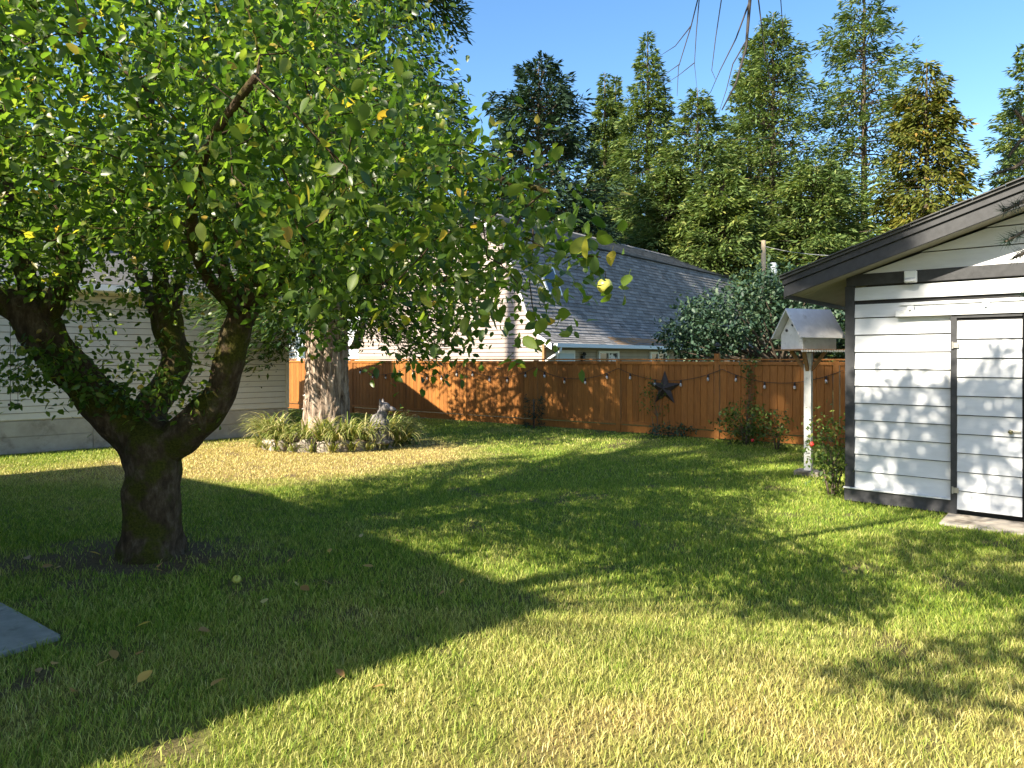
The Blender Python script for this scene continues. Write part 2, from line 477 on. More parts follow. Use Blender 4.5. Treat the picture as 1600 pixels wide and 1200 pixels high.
# ------------------------------------------------------------------ lap siding
def lap_mesh(L, h, mat, name='siding_board', l0=0.0, l1=None, tb=.030, tt=.006, gap=.011):
    """one board along +x, outside face towards -y; l0/l1 shift the top corners for a raking end"""
    l1 = L if l1 is None else l1
    h = h - gap
    m = MB()
    m.add([(0, 0, 0), (0, -tb, 0), (l0, -tt, h), (l0, 0, h), (L, 0, 0), (L, -tb, 0), (l1, -tt, h), (l1, 0, h)],
          [(0, 1, 2, 3), (7, 6, 5, 4), (1, 5, 6, 2), (0, 4, 5, 1), (3, 2, 6, 7), (4, 0, 3, 7)])
    return m.mesh(name, mat)
def lap_wall(parent, x0, x1, z0, n, ex, mat, y=0.0, rz=0, off=(0, 0, 0)):
    me = lap_mesh(x1 - x0, ex, mat, tb=.024, gap=.009)
    c, s = math.cos(rz), math.sin(rz)
    MB().box(((x0 + x1) / 2, y + .008, z0 + n * ex / 2), (x1 - x0, .012, n * ex)).build('shade_backing', M['shadeblack'], parent)  # dark sheet so the board gaps read as lap shadow
    for i in range(n):
        o = link('siding_board', me, parent)
        c, s = math.cos(rz), math.sin(rz)
        o.location = (off[0] + c * x0 - s * y, off[1] + s * x0 + c * y, z0 + i * ex); o.rotation_euler.z = rz

# ------------------------------------------------------------------ fence
FU = Vector((.8038, -.5948, 0)); RZF = math.atan2(FU.y, FU.x)
fence = thing('fence', 'long orange cedar board fence across the back of the lawn', 'fence', (-1.32, 19.53, 0), RZF)
bw = .1533
bm_ = MB()
c = .010
bm_.add([(-bw/2, 0, 0), (-bw/2, -.009, 0), (-bw/2 + c, -.02, 0), (bw/2 - c, -.02, 0), (bw/2, -.009, 0), (bw/2, 0, 0)] +
        [(-bw/2, 0, 1.5), (-bw/2, -.009, 1.5), (-bw/2 + c, -.02, 1.5), (bw/2 - c, -.02, 1.5), (bw/2, -.009, 1.5), (bw/2, 0, 1.5)],
        [(5, 4, 3, 2, 1, 0), (6, 7, 8, 9, 10, 11)] + [(i, (i + 1) % 6, (i + 1) % 6 + 6, i + 6) for i in range(6)])
board_me = bm_.mesh('board', M['cedar'])
post_me = MB().box((0, 0, .88), (.11, .09, 1.76)).mesh('post', M['cedar'])
rail_me = MB().box((1.22, 0, 0), (2.33, .05, .07)).mesh('rail', M['cedar'])
capm = MB().box((1.22, 0, 0), (2.438, .11, .032)).mesh('cap_rail', M['cedar'])
kick_me = MB().box((1.22, 0, 0), (2.33, .03, .165)).mesh('kick_board', M['cedar'])
for i in range(-6, 7):
    x0 = i * 2.44
    o = link('post', post_me, fence); o.location = (x0, 0, -.005)
    if i == 3:
        o.scale.z = 1.085
        c_ = MB().box((0, 0, 1.935), (.13, .12, .035)).lathe([(.05, 1.952), (.02, 1.99)], 4).build('post_cap', M['charcoal'], o); c_.scale.z = 1
    if i == 6: continue
    for k in range(15):
        o = link('board', board_me, fence)
        o.location = (x0 + .07 + bw * (k + .5), -.004 + random.uniform(-.003, .003), .225); o.rotation_euler = (random.uniform(-.002, .002), random.uniform(-.001, .001), random.uniform(-.006, .006))
    for z, y in ((1.695, -.028), (.245, -.026)):
        o = link('rail', rail_me, fence); o.location = (x0, y, z)
    o = link('kick_board', kick_me, fence); o.location = (x0, .004, .105)
    o = link('cap_rail', capm, fence); o.location = (x0, -.01, 1.775)

# ------------------------------------------------------------------ shed
shed = thing('shed', 'white lap sided shed with charcoal trim, low gable roof and track hung doors', 'shed', (4.21, 8.6, 0), RZU)
EX = .2115; ZT = 2.518
T0, TR, SL = -.6, 3.2, .333
def rake(t): return 2.567 + SL * ((t if t < TR else 2 * TR - t) - T0)
zb = ZT - 11 * EX
me = lap_mesh(1.127 - .105, EX, M['whitesiding'])
for i in range(10):
    o = link('siding_board', me, shed); o.location = (.105, 0, zb + i * EX)
me = lap_mesh(6.2 - .105, EX - .02, M['whitesiding'])
for z in (zb + 10 * EX, zb + 11 * EX):
    o = link('siding_board', me, shed); o.location = (.105, 0, z); o.scale.z = 1.0 if z < 2.3 else .9
z = 2.845
while True:
    tl = (z - 2.60 + .02) / SL + T0; tl2 = (z + EX - 2.60 + .02) / SL + T0
    if z + EX > rake(TR): break
    o = link('siding_board', lap_mesh(2 * TR - 2 * tl, EX, M['whitesiding'], l0=tl2 - tl, l1=2 * TR - tl - tl2), shed); o.location = (tl, 0, z); z += EX
# walls behind the boards, other sides
MB().prism([(0.02, .003, .02), (6.38, .003, .02), (6.38, .003, 2.62), (TR, .003, 3.75), (.02, .003, 2.62)], (0, .02, 0)).build('shade_backing', M['shadeblack'], shed)
MB().prism([(0.02, .03, .02), (6.38, .03, .02), (6.38, .03, 2.62), (TR, .03, 3.75), (.02, .03, 2.62)], (0, 4.2, 0)).build('wall', M['whitesiding'], shed)
MB().box((.05, -.006, 1.36), (.11, .06, 2.68)).build('corner_post', M['charcoal'], shed, bevel=.004)
MB().box((6.35, -.006, 1.36), (.11, .06, 2.68)).build('corner_post', M['charcoal'], shed, bevel=.004)
MB().box((3.2, -.018, 2.772), (6.38, .04, .142)).build('band_board', M['charcoal'], shed, bevel=.004)
MB().box((.58, -.014, .10), (1.19, .05, .16)).build('skirt_board', M['blackskirt'], shed, bevel=.006)
MB().box((.58, -.034, .186), (1.20, .07, .018)).build('drip_ledge', M['galv'], shed, bevel=.003)
MB().box((4.6, -.014, .10), (3.5, .05, .16)).build('skirt_board', M['blackskirt'], shed, bevel=.006)
# roof
for sgn in (1, -1):
    def tp(t): return t if sgn > 0 else 2 * TR - t
    def para(tA, tB, zA, zB_, y0, y1, dz0, dz1):
        p = [(tp(tA), y0, zA + dz0), (tp(tB), y0, zB_ + dz0), (tp(tB), y0, zB_ + dz1), (tp(tA), y0, zA + dz1)]
        return MB().prism(p, (0, y1 - y0, 0))
    a_, b2 = rake(T0), rake(TR)
    para(T0, TR, a_, b2, -.50, -.46, 0, .152).build('rake_board', M['charcoal'], shed, bevel=.004)
    para(T0 - .012, TR, a_ - .004, b2, -.525, -.455, .156, .232).build('rake_trim', M['charcoal'], shed, bevel=.004)
    para(T0 - .04, TR, a_ - .013, b2, -.555, 4.75, .236, .262).build('roof', M['roofold'], shed)
    para(T0, TR, a_, b2, 4.66, 4.70, 0, .232).build('rake_board', M['charcoal'], shed)
    para(T0 + .03, TR, a_ + .01, b2, -.457, -.245, .03, .045).build('soffit_board', M['soffit'], shed)
    para(T0 + .03, TR, a_ + .01, b2, -.238, -.02, .032, .047).build('soffit_board', M['soffit'], shed)
    para(T0 + .03, .0, a_ + .01, a_ + .21, .0, 4.62, .03, .045).build('soffit_board', M['soffit'], shed)
    MB().box((tp(T0 - .001), 2.1, a_ + .09), (.035, 5.1, .20)).build('fascia', M['charcoal'], shed)
# shingle edges along the rake
sh_me = MB().box((0, 0, 0), (.30, .10, .012)).mesh('shingle', M['roofold'])
for i in range(13):
    o = link('shingle', sh_me, shed); t = T0 + .1 + i * .29
    o.location = (t, -.535 + random.uniform(-.006, .006), rake(t) + .272 + random.uniform(0, .006)); o.rotation_euler.y = -math.atan(SL)
# doors
dh = .2153
for k, t in enumerate((1.127, 1.80)):
    door = MB().box((.03, 0, 1.15), (.06, .05, 2.26)).box((.36, 0, 2.285), (.60, .05, .05)).build('sliding_door', M['charcoal'], shed)
    door.location = (t, -.055, 0)
    MB().box((.362, .012, 1.16), (.6, .02, 2.18)).build('door_panel', M['shadeblack'], door)
    for i in range(10):
        me = lap_mesh(.595, dh, M['whitesiding'], tb=.03)
        o = link('siding_board', me, door); o.location = (.063, -.0, .085 + i * dh); 
    if k == 0:
        MB().box((.60, -.035, 1.0), (.10, .012, .032)).box((.56, -.04, 1.0), (.03, .03, .05)).build('hasp', M['steel'], door, bevel=.004)
        MB().lathe([(.012, 0), (.022, .012), (.024, .03), (.012, .05)], 10, (.56, -.05, 1.0), Matrix.Rotation(R(90), 3, 'X')).build('knob', M['brass'], door, True)
        for z in (.30, 1.95):
            MB().box((.055, -.04, z), (.05, .012, .06)).tube([(.02, -.04, z - .04), (.02, -.04, z + .04)], .01, 8).build('hinge', M['steel'], door)
MB().box((1.9, -.07, 2.335), (2.66, .05, .065)).box((1.9, -.098, 2.306), (2.66, .006, .02)).build('door_track', M['galv'], shed, bevel=.004)
MB().box((1.9, -.02, 2.44), (2.6, .03, .012)).build('flashing', M['galv'], shed)
for t in (.72, 1.46, 2.2, 2.95):
    MB().box((t, -.045, 2.39), (.07, .03, .07)).box((t, -.10, 2.352), (.06, .012, .05)).lathe([(.012, 0), (.012, .02)], 8, (t, -.115, 2.38), Matrix.Rotation(R(90), 3, 'X')).build('track_bracket', M['galv'], shed, bevel=.003)
lt = MB().box((0, 0, 0), (.13, .07, .14)).build('security_light', M['whitetrim'], None, bevel=.012)
MB().box((.0, -.045, -.045), (.11, .03, .055), Matrix.Rotation(R(-35), 3, 'X')).build('lamp_head', M['galv'], lt, bevel=.006)
MB().lathe([(.02, 0), (.028, .02), (.02, .035)], 10, (0, -.03, -.085)).build('sensor', M['charcoal'], lt, True)
lt.location = Vector((4.21, 8.6, 2.765)) + U * .727 - Vv * .078; lt.rotation_euler.z = RZU
tagp(lt, 'small white security light fixed to the charcoal band of the shed', 'light')

# ------------------------------------------------------------------ house on the left
W_ = Vector((.765, .644, 0)); RZW = math.atan2(W_.y, W_.x)
hl = thing('house', 'cream vinyl sided house on a bare concrete foundation behind the apple tree', 'house', (-5.3, 16.2, 0), RZW)
HL = 12.0; HW = 6.8
lap_wall(hl, -HL, -.07, .645, 21, .127, M['vinyl'])
MB().prism([(-.02, .02, .6), (-.02, HW, .6), (-.02, HW, 3.3), (-.02, HW / 2, 4.42), (-.02, .02, 3.3)], (-HL + .02, 0, 0)).build('wall', M['vinyl'], hl)
MB().box((-.035, -.012, 1.98), (.075, .035, 2.68)).build('corner_trim', M['vinyl'], hl)
MB().box((-HL / 2, HW / 2 + .01, .305), (HL - .05, HW - .02, .63)).build('foundation', M['found'], hl)
for i in range(6):
    MB().box((-1.0 - i * 2.0, .01, .47), (1.985, .03, .29)).build('concrete_lift', M['found'], hl, bevel=.004)
    MB().box((-1.0 - i * 2.0, .014, .165), (1.985, .026, .31)).build('concrete_lift', M['found'], hl, bevel=.004)
sl = (4.45 - 3.3) / (HW / 2)
for sgn in (1, -1):
    def yy(y): return y if sgn > 0 else HW - y
    z0 = 3.3 - .45 * sl
    MB().prism([(.32, yy(-.45), z0), (.32, yy(HW / 2), 4.45), (.32, yy(HW / 2), 4.56), (.32, yy(-.45), z0 + .11)], (-HL - .6, 0, 0)).build('roof', M['roofold'], hl)
    MB().box((-HL / 2, yy(-.50), z0 + .03), (HL + .6, .10, .12)).build('gutter', M['whitetrim'], hl)
MB().box((-HL / 2, -.22, 3.12), (HL, .44, .02)).build('soffit', M['whitetrim'], hl)

# ------------------------------------------------------------------ neighbour's gambrel house
C0 = Vector((1.12, 24.0, 0))
nb = thing('house', 'house beyond the fence with a big grey shingled gambrel roof and rose gable', 'house', C0, RZV)
WN = 10.6; LN = 22.5
prof = [(-.62, 2.30), (-.05, 2.62), (.45, 3.35), (1.75, 6.58), (5.3, 8.1)]
def nbz(y):
    y = y if y <= WN / 2 else WN - y
    for (a, za), (b2, zb2) in zip(prof, prof[1:]):
        if y <= b2: return za + (zb2 - za) * (y - a) / (b2 - a)
    return prof[-1][1]
def nby(z):      # y where the roof reaches height z
    for (a, za), (b2, zb2) in zip(prof, prof[1:]):
        if z <= zb2: return max(0, a + (b2 - a) * (z - za) / (zb2 - za))
    return WN / 2
z = .55
while z < 7.95:
    e = .165
    y0, y1 = nby(z - .03), nby(z + e - .03)
    L = WN - 2 * y0
    if L < .3: break
    o = link('siding_board', lap_mesh(L, e, M['pinksiding'], tb=.034, gap=.02, l0=y1 - y0, l1=L - (y1 - y0)), nb)
    o.location = (0, WN - y0, z); o.rotation_euler.z = R(-90); z += e
nbwall = [(0, .04, 0), (0, WN - .04, 0)] + [(0, WN - y, zz - .06) for y, zz in prof[1:]][0:] + [(0, y, zz - .06) for y, zz in prof[-2:0:-1]]
nbwall = [(0.03, max(.04, min(WN - .04, p[1])), p[2]) for p in nbwall]
MB().prism([(.003, p[1], p[2]) for p in nbwall], (.024, 0, 0)).build('shade_backing', M['shadeblack'], nb)
MB().prism([(.06, p[1], p[2]) for p in nbwall], (LN - .09, 0, 0)).build('wall', M['pinksiding'], nb)
lap_wall(nb, 0.06, LN, .55, 12, .165, M['tansiding'], 0.03)
MB().box((.03, .01, 1.3), (.13, .09, 2.5)).build('corner_trim', M['oldwood'], nb)
# roof sheets + shingles
for sgn in (1, -1):
    m = MB()
    f = lambda y: y if sgn > 0 else WN - y
    for (a, za), (b2, zb2) in zip(prof, prof[1:]):
        m.add([(-.35, f(a), za), (LN + .35, f(a), za), (LN + .35, f(b2), zb2), (-.35, f(b2), zb2),
               (-.35, f(a), za - .06), (LN + .35, f(a), za - .06), (LN + .35, f(b2), zb2 - .06), (-.35, f(b2), zb2 - .06)],
              [(0, 1, 2, 3), (7, 6, 5, 4), (0, 4, 5, 1), (1, 5, 6, 2), (3, 2, 6, 7), (0, 3, 7, 4)])
    roof = m.build('roof', M['roofold'], nb)
    if sgn > 0: nbroof = roof
m = MB()
# walk down the slope laying courses of tabs
pathp = [Vector((0, y, zz)) for y, zz in prof]
ex = .155
seg = []
acc = 0
for p, q in zip(pathp, pathp[1:]):
    L = (q - p).length; d = (q - p) / L; nrm = Vector((0, -d.z, d.y))
    k = 0
    n = int(round(L / ex))
    for k in range(n):
        a = p + d * (k * L / n); b2 = p + d * ((k + 1.25) * L / n)
        x = -.37 - random.uniform(0, .3)
        while x < LN + .3:
            w = random.choice((.30, .34, .42, .55)); x1 = min(x + w - .012, LN + .37); xa = max(x, -.37)
            if x1 - xa > .04:
                t = random.uniform(.026, .046)
                A = [(xa, a.y, a.z), (x1, a.y, a.z), (x1, b2.y, b2.z), (xa, b2.y, b2.z)]
                A = [Vector(p_) for p_ in A]
                m.add([A[0] + nrm * .004, A[1] + nrm * .004, A[0] + nrm * t, A[1] + nrm * t, A[2] + nrm * .006, A[3] + nrm * .006],
                      [(0, 1, 3, 2), (2, 3, 4, 5)])
            x += w
o = m.build('shingles', M['shingle'], nbroof); o['kind'] = 'stuff'
MB().add([(4.0, -.60, 2.335), (15, -.60, 2.335), (15, -.06, 2.655), (4.0, -.06, 2.655)], [(0, 1, 2, 3)]).build('needle_litter', M['needle_litter'], nbroof)
# ridge caps
for i in range(60):
    o = MB().prism([(0, -.15, -.08), (0, 0, .02), (0, .15, -.08), (0, .15, -.06), (0, 0, .045), (0, -.15, -.06)], (.39, 0, 0)) if i == 0 else None
    if o: rc = o.mesh('ridge_cap', M['shingle'])
    q = link('ridge_cap', rc, nbroof); q.location = (-.35 + i * .385, WN / 2, 8.13); q.rotation_euler.y = R(-1.5)
# fascia following the gambrel on the gable, with the kicked foot
for sgn in (1, -1):
    m = MB()
    f = lambda y: y if sgn > 0 else WN - y
    for (a, za), (b2, zb2) in zip(prof, prof[1:]):
        m.prism([(-.38, f(a), za - .20), (-.38, f(b2), zb2 - .20), (-.38, f(b2), zb2 + .01), (-.38, f(a), za + .01)], (.028, 0, 0))
    m.build('fascia', M['whitetrim'], nb)
MB().prism([(-.3, -.66, 2.18), (-.3, -.80, 2.19), (-.3, -.82, 2.32), (-.3, -.66, 2.30)], (LN + .6, 0, 0)).build('gutter', M['gutter'], nb)
MB().box((LN / 2, -.33, 2.20), (LN, .62, .03)).build('soffit', M['soffit'], nb)
MB().tube([(.0, -.74, 2.2), (.0, -.72, 2.05), (-.02, -.12, 1.72), (-.02, -.07, 1.55), (-.02, -.07, .1)], .045, 8).build('downspout', M['whitetrim'], nb, True)
def window(parent, x, z, w, h, panes=2, y=-.0, pane_mats=None):
    fr = MB()
    t = .09
    for bx in ((x, z + h / 2 - t / 2, w, t), (x, z - h / 2 + t / 2, w, t), (x - w / 2 + t / 2, z, t, h - 2 * t), (x + w / 2 - t / 2, z, t, h - 2 * t)):
        fr.box((bx[0], y - .03, bx[1]), (bx[2], .09, bx[3]))
    for i in range(1, panes):
        fr.box((x - w / 2 + w * i / panes, y - .03, z), (.06, .07, h - 2 * t))
    f = fr.build('window', M['whitetrim'], parent)
    for i in range(panes):
        mt = (pane_mats or ['glass'] * panes)[i]
        MB().box((x - w / 2 + w * (i + .5) / panes, y + .0, z), (w / panes - .10, .02, h - .16)).build('pane', M[mt], f)
    return f
window(nb, 4.15, 1.62, 1.5, .95, 2, pane_mats=['glass', 'curtain'])
window(nb, 8.2, 1.62, 1.5, .95)
window(nb, 11.6, 1.62, 1.7, .95)
window(nb, 16.5, 1.62, 1.5, .95)
d = MB().box((1.25, .0, 1.05), (1.15, .12, 2.1)).build('door', M['whitetrim'], nb)
MB().box((1.25, -.07, 1.02), (.92, .04, 1.92)).build('door_leaf', M['paleblue'], d)
MB().box((2.35, -.03, 1.75), (.16, .14, .32)).lathe([(.02, 1.9), (.10, 1.95), (.02, 2.05)], 8, (2.35, -.1, 0)).build('wall_lamp', M['charcoal'], nb)
# skylight on the steep slope
sn_ = Vector((0, -3.23, 1.30)).normalized()
sk = MB().beam(Vector((1.6, .775, 4.16)) + sn_ * .03, Vector((1.6, 1.23, 5.29)) + sn_ * .03, .9, .16, up=sn_).build('skylight', M['whitetrim'], nbroof)
MB().beam(Vector((1.6, .81, 4.24)) + sn_ * .07, Vector((1.6, 1.19, 5.20)) + sn_ * .07, .74, .10, up=sn_).build('pane', M['glass'], sk)
MB().box((LN / 2, 1.70, 6.565), (LN + .7, .10, .05)).build('break_trim', M['shadeblack'], nbroof)

# a second pale house further off, seen between the trunk and the cream wall
h2 = thing('house', 'pale blue sided house glimpsed beyond the fence beside the fir trunk', 'house', (-9.4, 36, 0), math.atan2(-.3, .95))
lap_wall(h2, -6, 5.2, .5, 20, .165, M['bluesiding'])
MB().prism([(-6, .03, 0), (5.2, .03, 0), (5.2, .03, 3.8), (-.4, .03, 5.8), (-6, .03, 3.8)], (0, 9, 0)).build('wall', M['bluesiding'], h2)
for s_ in (1, -1):
    MB().prism([(-.4 + s_ * 6.1, -.4, 3.62), (-.4, -.4, 5.8), (-.4, -.4, 5.95), (-.4 + s_ * 6.1, -.4, 3.77)], (0, 9.8, 0)).build('roof', M['roofold'], h2)
window(h2, 1.5, 2.4, 1.4, 1.3); window(h2, -3, 2.4, 1.4, 1.3)

# ------------------------------------------------------------------ house behind the viewer that shades the left of the lawn
GN = -3.46; SR = -6.0; HR = (3.63 - SR) * math.tan(EL)
own = thing('house', 'grey gabled house beside the walk whose shade covers the lawn corner', 'house', sn(GN, SR), math.atan2(-SD.x, SD.y))
# local x = +n (right gable end at x = 0), local y = +s
LO = 9.0; LR = 5.5; HD = 3.4; EV = 3.9
MB().prism([(0, -HD, 0), (0, HD, 0), (0, HD, EV), (0, 0, HR - .12), (0, -HD, EV)], (-LR, 0, 0)).build('wall', M['greysiding'], own)
MB().box((-LR - 2.0, 0, EV / 2), (4.0, 2 * HD - .02, EV - .01)).build('wall', M['greysiding'], own)
kk = (HR - EV) / HD
for s_ in (1, -1):
    MB().add([(.0, s_ * (HD + .3), EV - .3 * kk), (.0, 0, HR), (-LR, 0, HR), (-LR - 4.1, s_ * (HD + .3), EV - .3 * kk)], [(0, 1, 2, 3)] if s_ > 0 else [(3, 2, 1, 0)]).build('roof', M['roofold'], own)
MB().add([(-LR, 0, HR), (-LR - 4.1, HD + .3, EV - .3 * kk), (-LR - 4.1, -HD - .3, EV - .3 * kk)], [(0, 1, 2)]).build('roof', M['roofold'], own)
for y in (-1.6, 1.6):
    f = MB().box((.02, y, 1.6), (.06, 1.1, 1.2)).build('window', M['whitetrim'], own); MB().box((.04, y, 1.6), (.04, .95, 1.05)).build('pane', M['glass'], f)

# ================================================================== TREES
def colonize(starts, attr, step=.17, infl=1.0, kill=.26, iters=60, grav=(0, 0, .0)):
    """space colonisation: starts = list of (pos, parent) nodes; returns positions and parents"""
    pos = [np.array(p, float) for p, _ in starts]; par = [q for _, q in starts]
    A = attr.copy()
    alive = np.ones(len(A), bool)
    best = np.full(len(A), 1e9); bi = np.zeros(len(A), int)
    new = list(range(len(pos)))
    for it in range(iters):
        if new:
            NP_ = np.array([pos[i] for i in new])
            for c0 in range(0, len(NP_), 400):
                D = np.linalg.norm(A[:, None] - NP_[None, c0:c0 + 400], axis=2)
                k = D.argmin(1); dm = D[np.arange(len(A)), k]
                up = dm < best
                best[up] = dm[up]; bi[up] = np.array(new)[c0 + k[up]]
        alive &= best > kill
        act = alive & (best < infl)
        if not act.any(): break
        dirs = {}
        for j in np.nonzero(act)[0]:
            i = bi[j]; d = A[j] - pos[i]
            dirs.setdefault(i, np.zeros(3)); dirs[i] += d / (np.linalg.norm(d) + 1e-9)
        new = []
        for i, d in dirs.items():
            d = d / (np.linalg.norm(d) + 1e-9) + RNG.normal(0, .12, 3) + np.array(grav)
            d /= np.linalg.norm(d)
            q = pos[i] + d * step
            pos.append(q); par.append(i); new.append(len(pos) - 1)
    return np.array(pos), np.array(par)

def skeleton_mesh(mb, pos, par, rad_given, tip=.004, power=2.3, nmax=7, rmax=.05):
    """tubes along chains of the node tree; returns node radii"""
    n = len(pos)
    kids = [[] for _ in range(n)]
    for i, p in enumerate(par):
        if p >= 0: kids[p].append(i)
    r = np.zeros(n)
    for i in range(n - 1, -1, -1):
        if i in rad_given: r[i] = rad_given[i]; continue
        s = sum(r[k] ** power for k in kids[i])
        r[i] = min(rmax, max(tip, s ** (1 / power) if s > 0 else tip))
    done = np.zeros(n, bool)
    for i in range(n):
        if par[i] < 0 or i in rad_given: continue
        p = par[i]
        main = max(kids[p], key=lambda k: r[k])
        if main == i and p not in rad_given and par[p] >= 0: continue
        ch = [p, i]
        cur = i
        while kids[cur]:
            cur = max(kids[cur], key=lambda k: r[k]); ch.append(cur)
        rr = [min(r[i], r[c]) for c in ch]
        mb.tube([pos[c] for c in ch], rr, nmax if r[i] > .02 else (5 if r[i] > .008 else 3), cap=False)
    return r, kids

def ellipsoid_pts(c, rad, n, shell=.0):
    d = rnd_dirs(n); k = RNG.uniform(shell ** 3, 1, n) ** (1 / 3)
    return np.array(c) + d * k[:, None] * np.array(rad)

# ------------------------------------------------------------------ the old apple tree
apple = thing('apple_tree', 'old apple tree with mossy forked trunk and a broad leafy crown', 'tree', (0, 0, 0))
trunk = MB()
def limb(pl, n=18, jit=.22, sub=5):
    """pl = [(x, y, Y, r)] in photograph terms; smooth through the points"""
    P = [px(a, b, Y) for a, b, Y, r in pl]; Rr = [q[3] for q in pl]
    out = []; rr = []
    for i in range(len(P) - 1):
        p0 = P[max(i - 1, 0)]; p1 = P[i]; p2 = P[i + 1]; p3 = P[min(i + 2, len(P) - 1)]
        for k in range(sub):
            t = k / sub
            out.append(.5 * ((2 * p1) + (p2 - p0) * t + (2 * p0 - 5 * p1 + 4 * p2 - p3) * t * t + (3 * p1 - p0 - 3 * p2 + p3) * t ** 3))
            rr.append(Rr[i] + (Rr[i + 1] - Rr[i]) * t)
    out.append(P[-1]); rr.append(Rr[-1])
    trunk.tube(out, rr, n, True, jit, 5.0)
    return out, rr
limb([(238, 885, 6.25, .36), (238, 862, 6.25, .285), (240, 830, 6.25, .245), (240, 780, 6.25, .232), (240, 735, 6.25, .245), (240, 700, 6.25, .27), (238, 672, 6.25, .21), (236, 652, 6.25, .10)], 28, .20)
starts = []; radg = {}
def grow(pl, **k):
    o, r = limb(pl, **k)
    for i in range(0, len(o), 2):
        starts.append((o[i], -1)); radg[len(starts) - 1] = r[i]
grow([(238, 720, 6.25, .20), (190, 660, 6.2, .185), (140, 608, 6.1, .175), (95, 560, 6.05, .17), (62, 515, 6.0, .18), (38, 485, 5.95, .15), (5, 468, 5.9, .12)])
grow([(60, 510, 6.0, .12), (40, 430, 5.95, .085), (18, 330, 5.9, .07), (8, 230, 5.8, .06), (4, 130, 5.7, .045), (0, 0, 5.6, .03)], n=12)
grow([(70, 500, 6.0, .10), (98, 430, 5.9, .06), (92, 330, 5.8, .05), (70, 220, 5.7, .042), (55, 120, 5.6, .035), (45, 10, 5.5, .02)], n=12)
grow([(30, 480, 5.95, .08), (-60, 430, 5.8, .06), (-180, 380, 5.6, .045), (-330, 330, 5.4, .03)], n=10)
grow([(75, 495, 6.0, .08), (110, 450, 6.6, .05), (140, 340, 7.3, .04), (150, 220, 7.8, .03)], n=10)
grow([(232, 690, 6.25, .17), (236, 640, 6.35, .15), (262, 598, 6.45, .135), (276, 555, 6.5, .13), (262, 510, 6.5, .14), (256, 475, 6.5, .125)])
grow([(256, 480, 6.5, .10), (248, 400, 6.5, .05), (240, 280, 6.5, .045), (236, 170, 6.45, .035), (228, 20, 6.4, .02)], n=12)
grow([(266, 485, 6.5, .08), (288, 400, 6.8, .045), (300, 260, 7.3, .035), (305, 150, 7.7, .022)], n=10)
grow([(245, 490, 6.5, .07), (215, 420, 7.0, .045), (180, 330, 7.7, .035), (150, 250, 8.4, .022)], n=10)
grow([(258, 700, 6.25, .19), (300, 668, 6.2, .165), (338, 622, 6.15, .14), (356, 570, 6.1, .132), (368, 525, 6.1, .135), (382, 482, 6.1, .125)])
grow([(372, 490, 6.1, .09), (345, 400, 6.0, .05), (338, 280, 5.9, .042), (325, 150, 5.8, .03), (320, 20, 5.7, .02)], n=12)
grow([(385, 485, 6.1, .08), (382, 380, 6.0, .055), (378, 270, 5.9, .05), (400, 170, 5.8, .035), (440, 60, 5.7, .02)], n=12)
grow([(385, 478, 6.1, .085), (410, 410, 5.8, .06), (470, 370, 5.4, .05), (540, 320, 5.0, .042), (610, 282, 4.6, .034), (700, 265, 4.2, .026), (800, 285, 3.7, .018), (860, 300, 3.4, .01)], n=10)
grow([(385, 480, 6.1, .07), (430, 440, 6.0, .05), (520, 428, 5.8, .04), (620, 440, 5.5, .03), (720, 436, 5.2, .02), (800, 445, 4.9, .012)], n=10)
grow([(372, 488, 6.1, .07), (330, 440, 5.2, .05), (300, 360, 4.4, .038), (320, 240, 3.7, .028), (400, 120, 3.2, .018)], n=10)
grow([(384, 480, 6.1, .06), (470, 430, 6.6, .045), (540, 360, 7.2, .035), (590, 290, 7.8, .022)], n=10)
trunk.build('trunk', M['applebark'], apple, True)
att = np.concatenate([
    ellipsoid_pts((-3.3, 6.0, 4.0), (3.0, 2.9, 1.75), 1700, .35),
    ellipsoid_pts((-2.3, 4.4, 3.3), (1.7, 1.5, .95), 420, .2),
    ellipsoid_pts((-.72, 3.75, 2.62), (.95, .95, .62), 300),
    ellipsoid_pts((-1.2, 5.2, 2.55), (1.1, 1.0, .60), 240),
    ellipsoid_pts((-.20, 3.2, 2.25), (.50, .40, .30), 70),
    ellipsoid_pts((-5.4, 5.6, 3.0), (1.3, 1.8, 1.0), 200),
])
att = att[(att[:, 2] > 2.02 + .12 * np.clip(-att[:, 0] - 1.5, 0, 1.5)) | ((att[:, 0] > -1.9) & (att[:, 2] > 1.98))]
xp = 800 + att[:, 0] / att[:, 1] * 1066.7
yp = 560 - (att[:, 2] - 1.8) / att[:, 1] * 1066.7
lim = np.interp(yp, [-400, 60, 180, 240, 330, 430, 500, 560], [650, 715, 800, 875, 905, 930, 850, 840])
att = att[(xp < lim) & (att[:, 1] > 2.3)]
# twigs that hang below the crown
for (x, y, Y, rx, rz, n) in ((150, 545, 5.6, .28, .30, 26), (190, 600, 5.7, .14, .18, 10), (15, 580, 5.2, .25, .35, 26), (622, 560, 4.6, .13, .28, 16), (470, 520, 5.8, .30, .16, 16),
                             (845, 500, 3.6, .12, .22, 14), (940, 400, 2.9, .07, .12, 6), (730, 520, 5.0, .25, .2, 14), (60, 620, 5.3, .1, .08, 4)):
    p = px(x, y, Y); att = np.concatenate([att, ellipsoid_pts(p, (rx, .25, rz), n)])
pos, par = colonize(starts, att, .16, 1.15, .24, 70)
br = MB()
r_, kids = skeleton_mesh(br, pos, par, radg, .0035, 2.35, 7, .038)
br.build('branches', M['applebark'], apple, True)
ends = [i for i in range(len(pos)) if i not in radg and r_[i] < .012]
E = pos[ends]; PD = np.array([pos[i] - pos[par[i]] for i in ends])
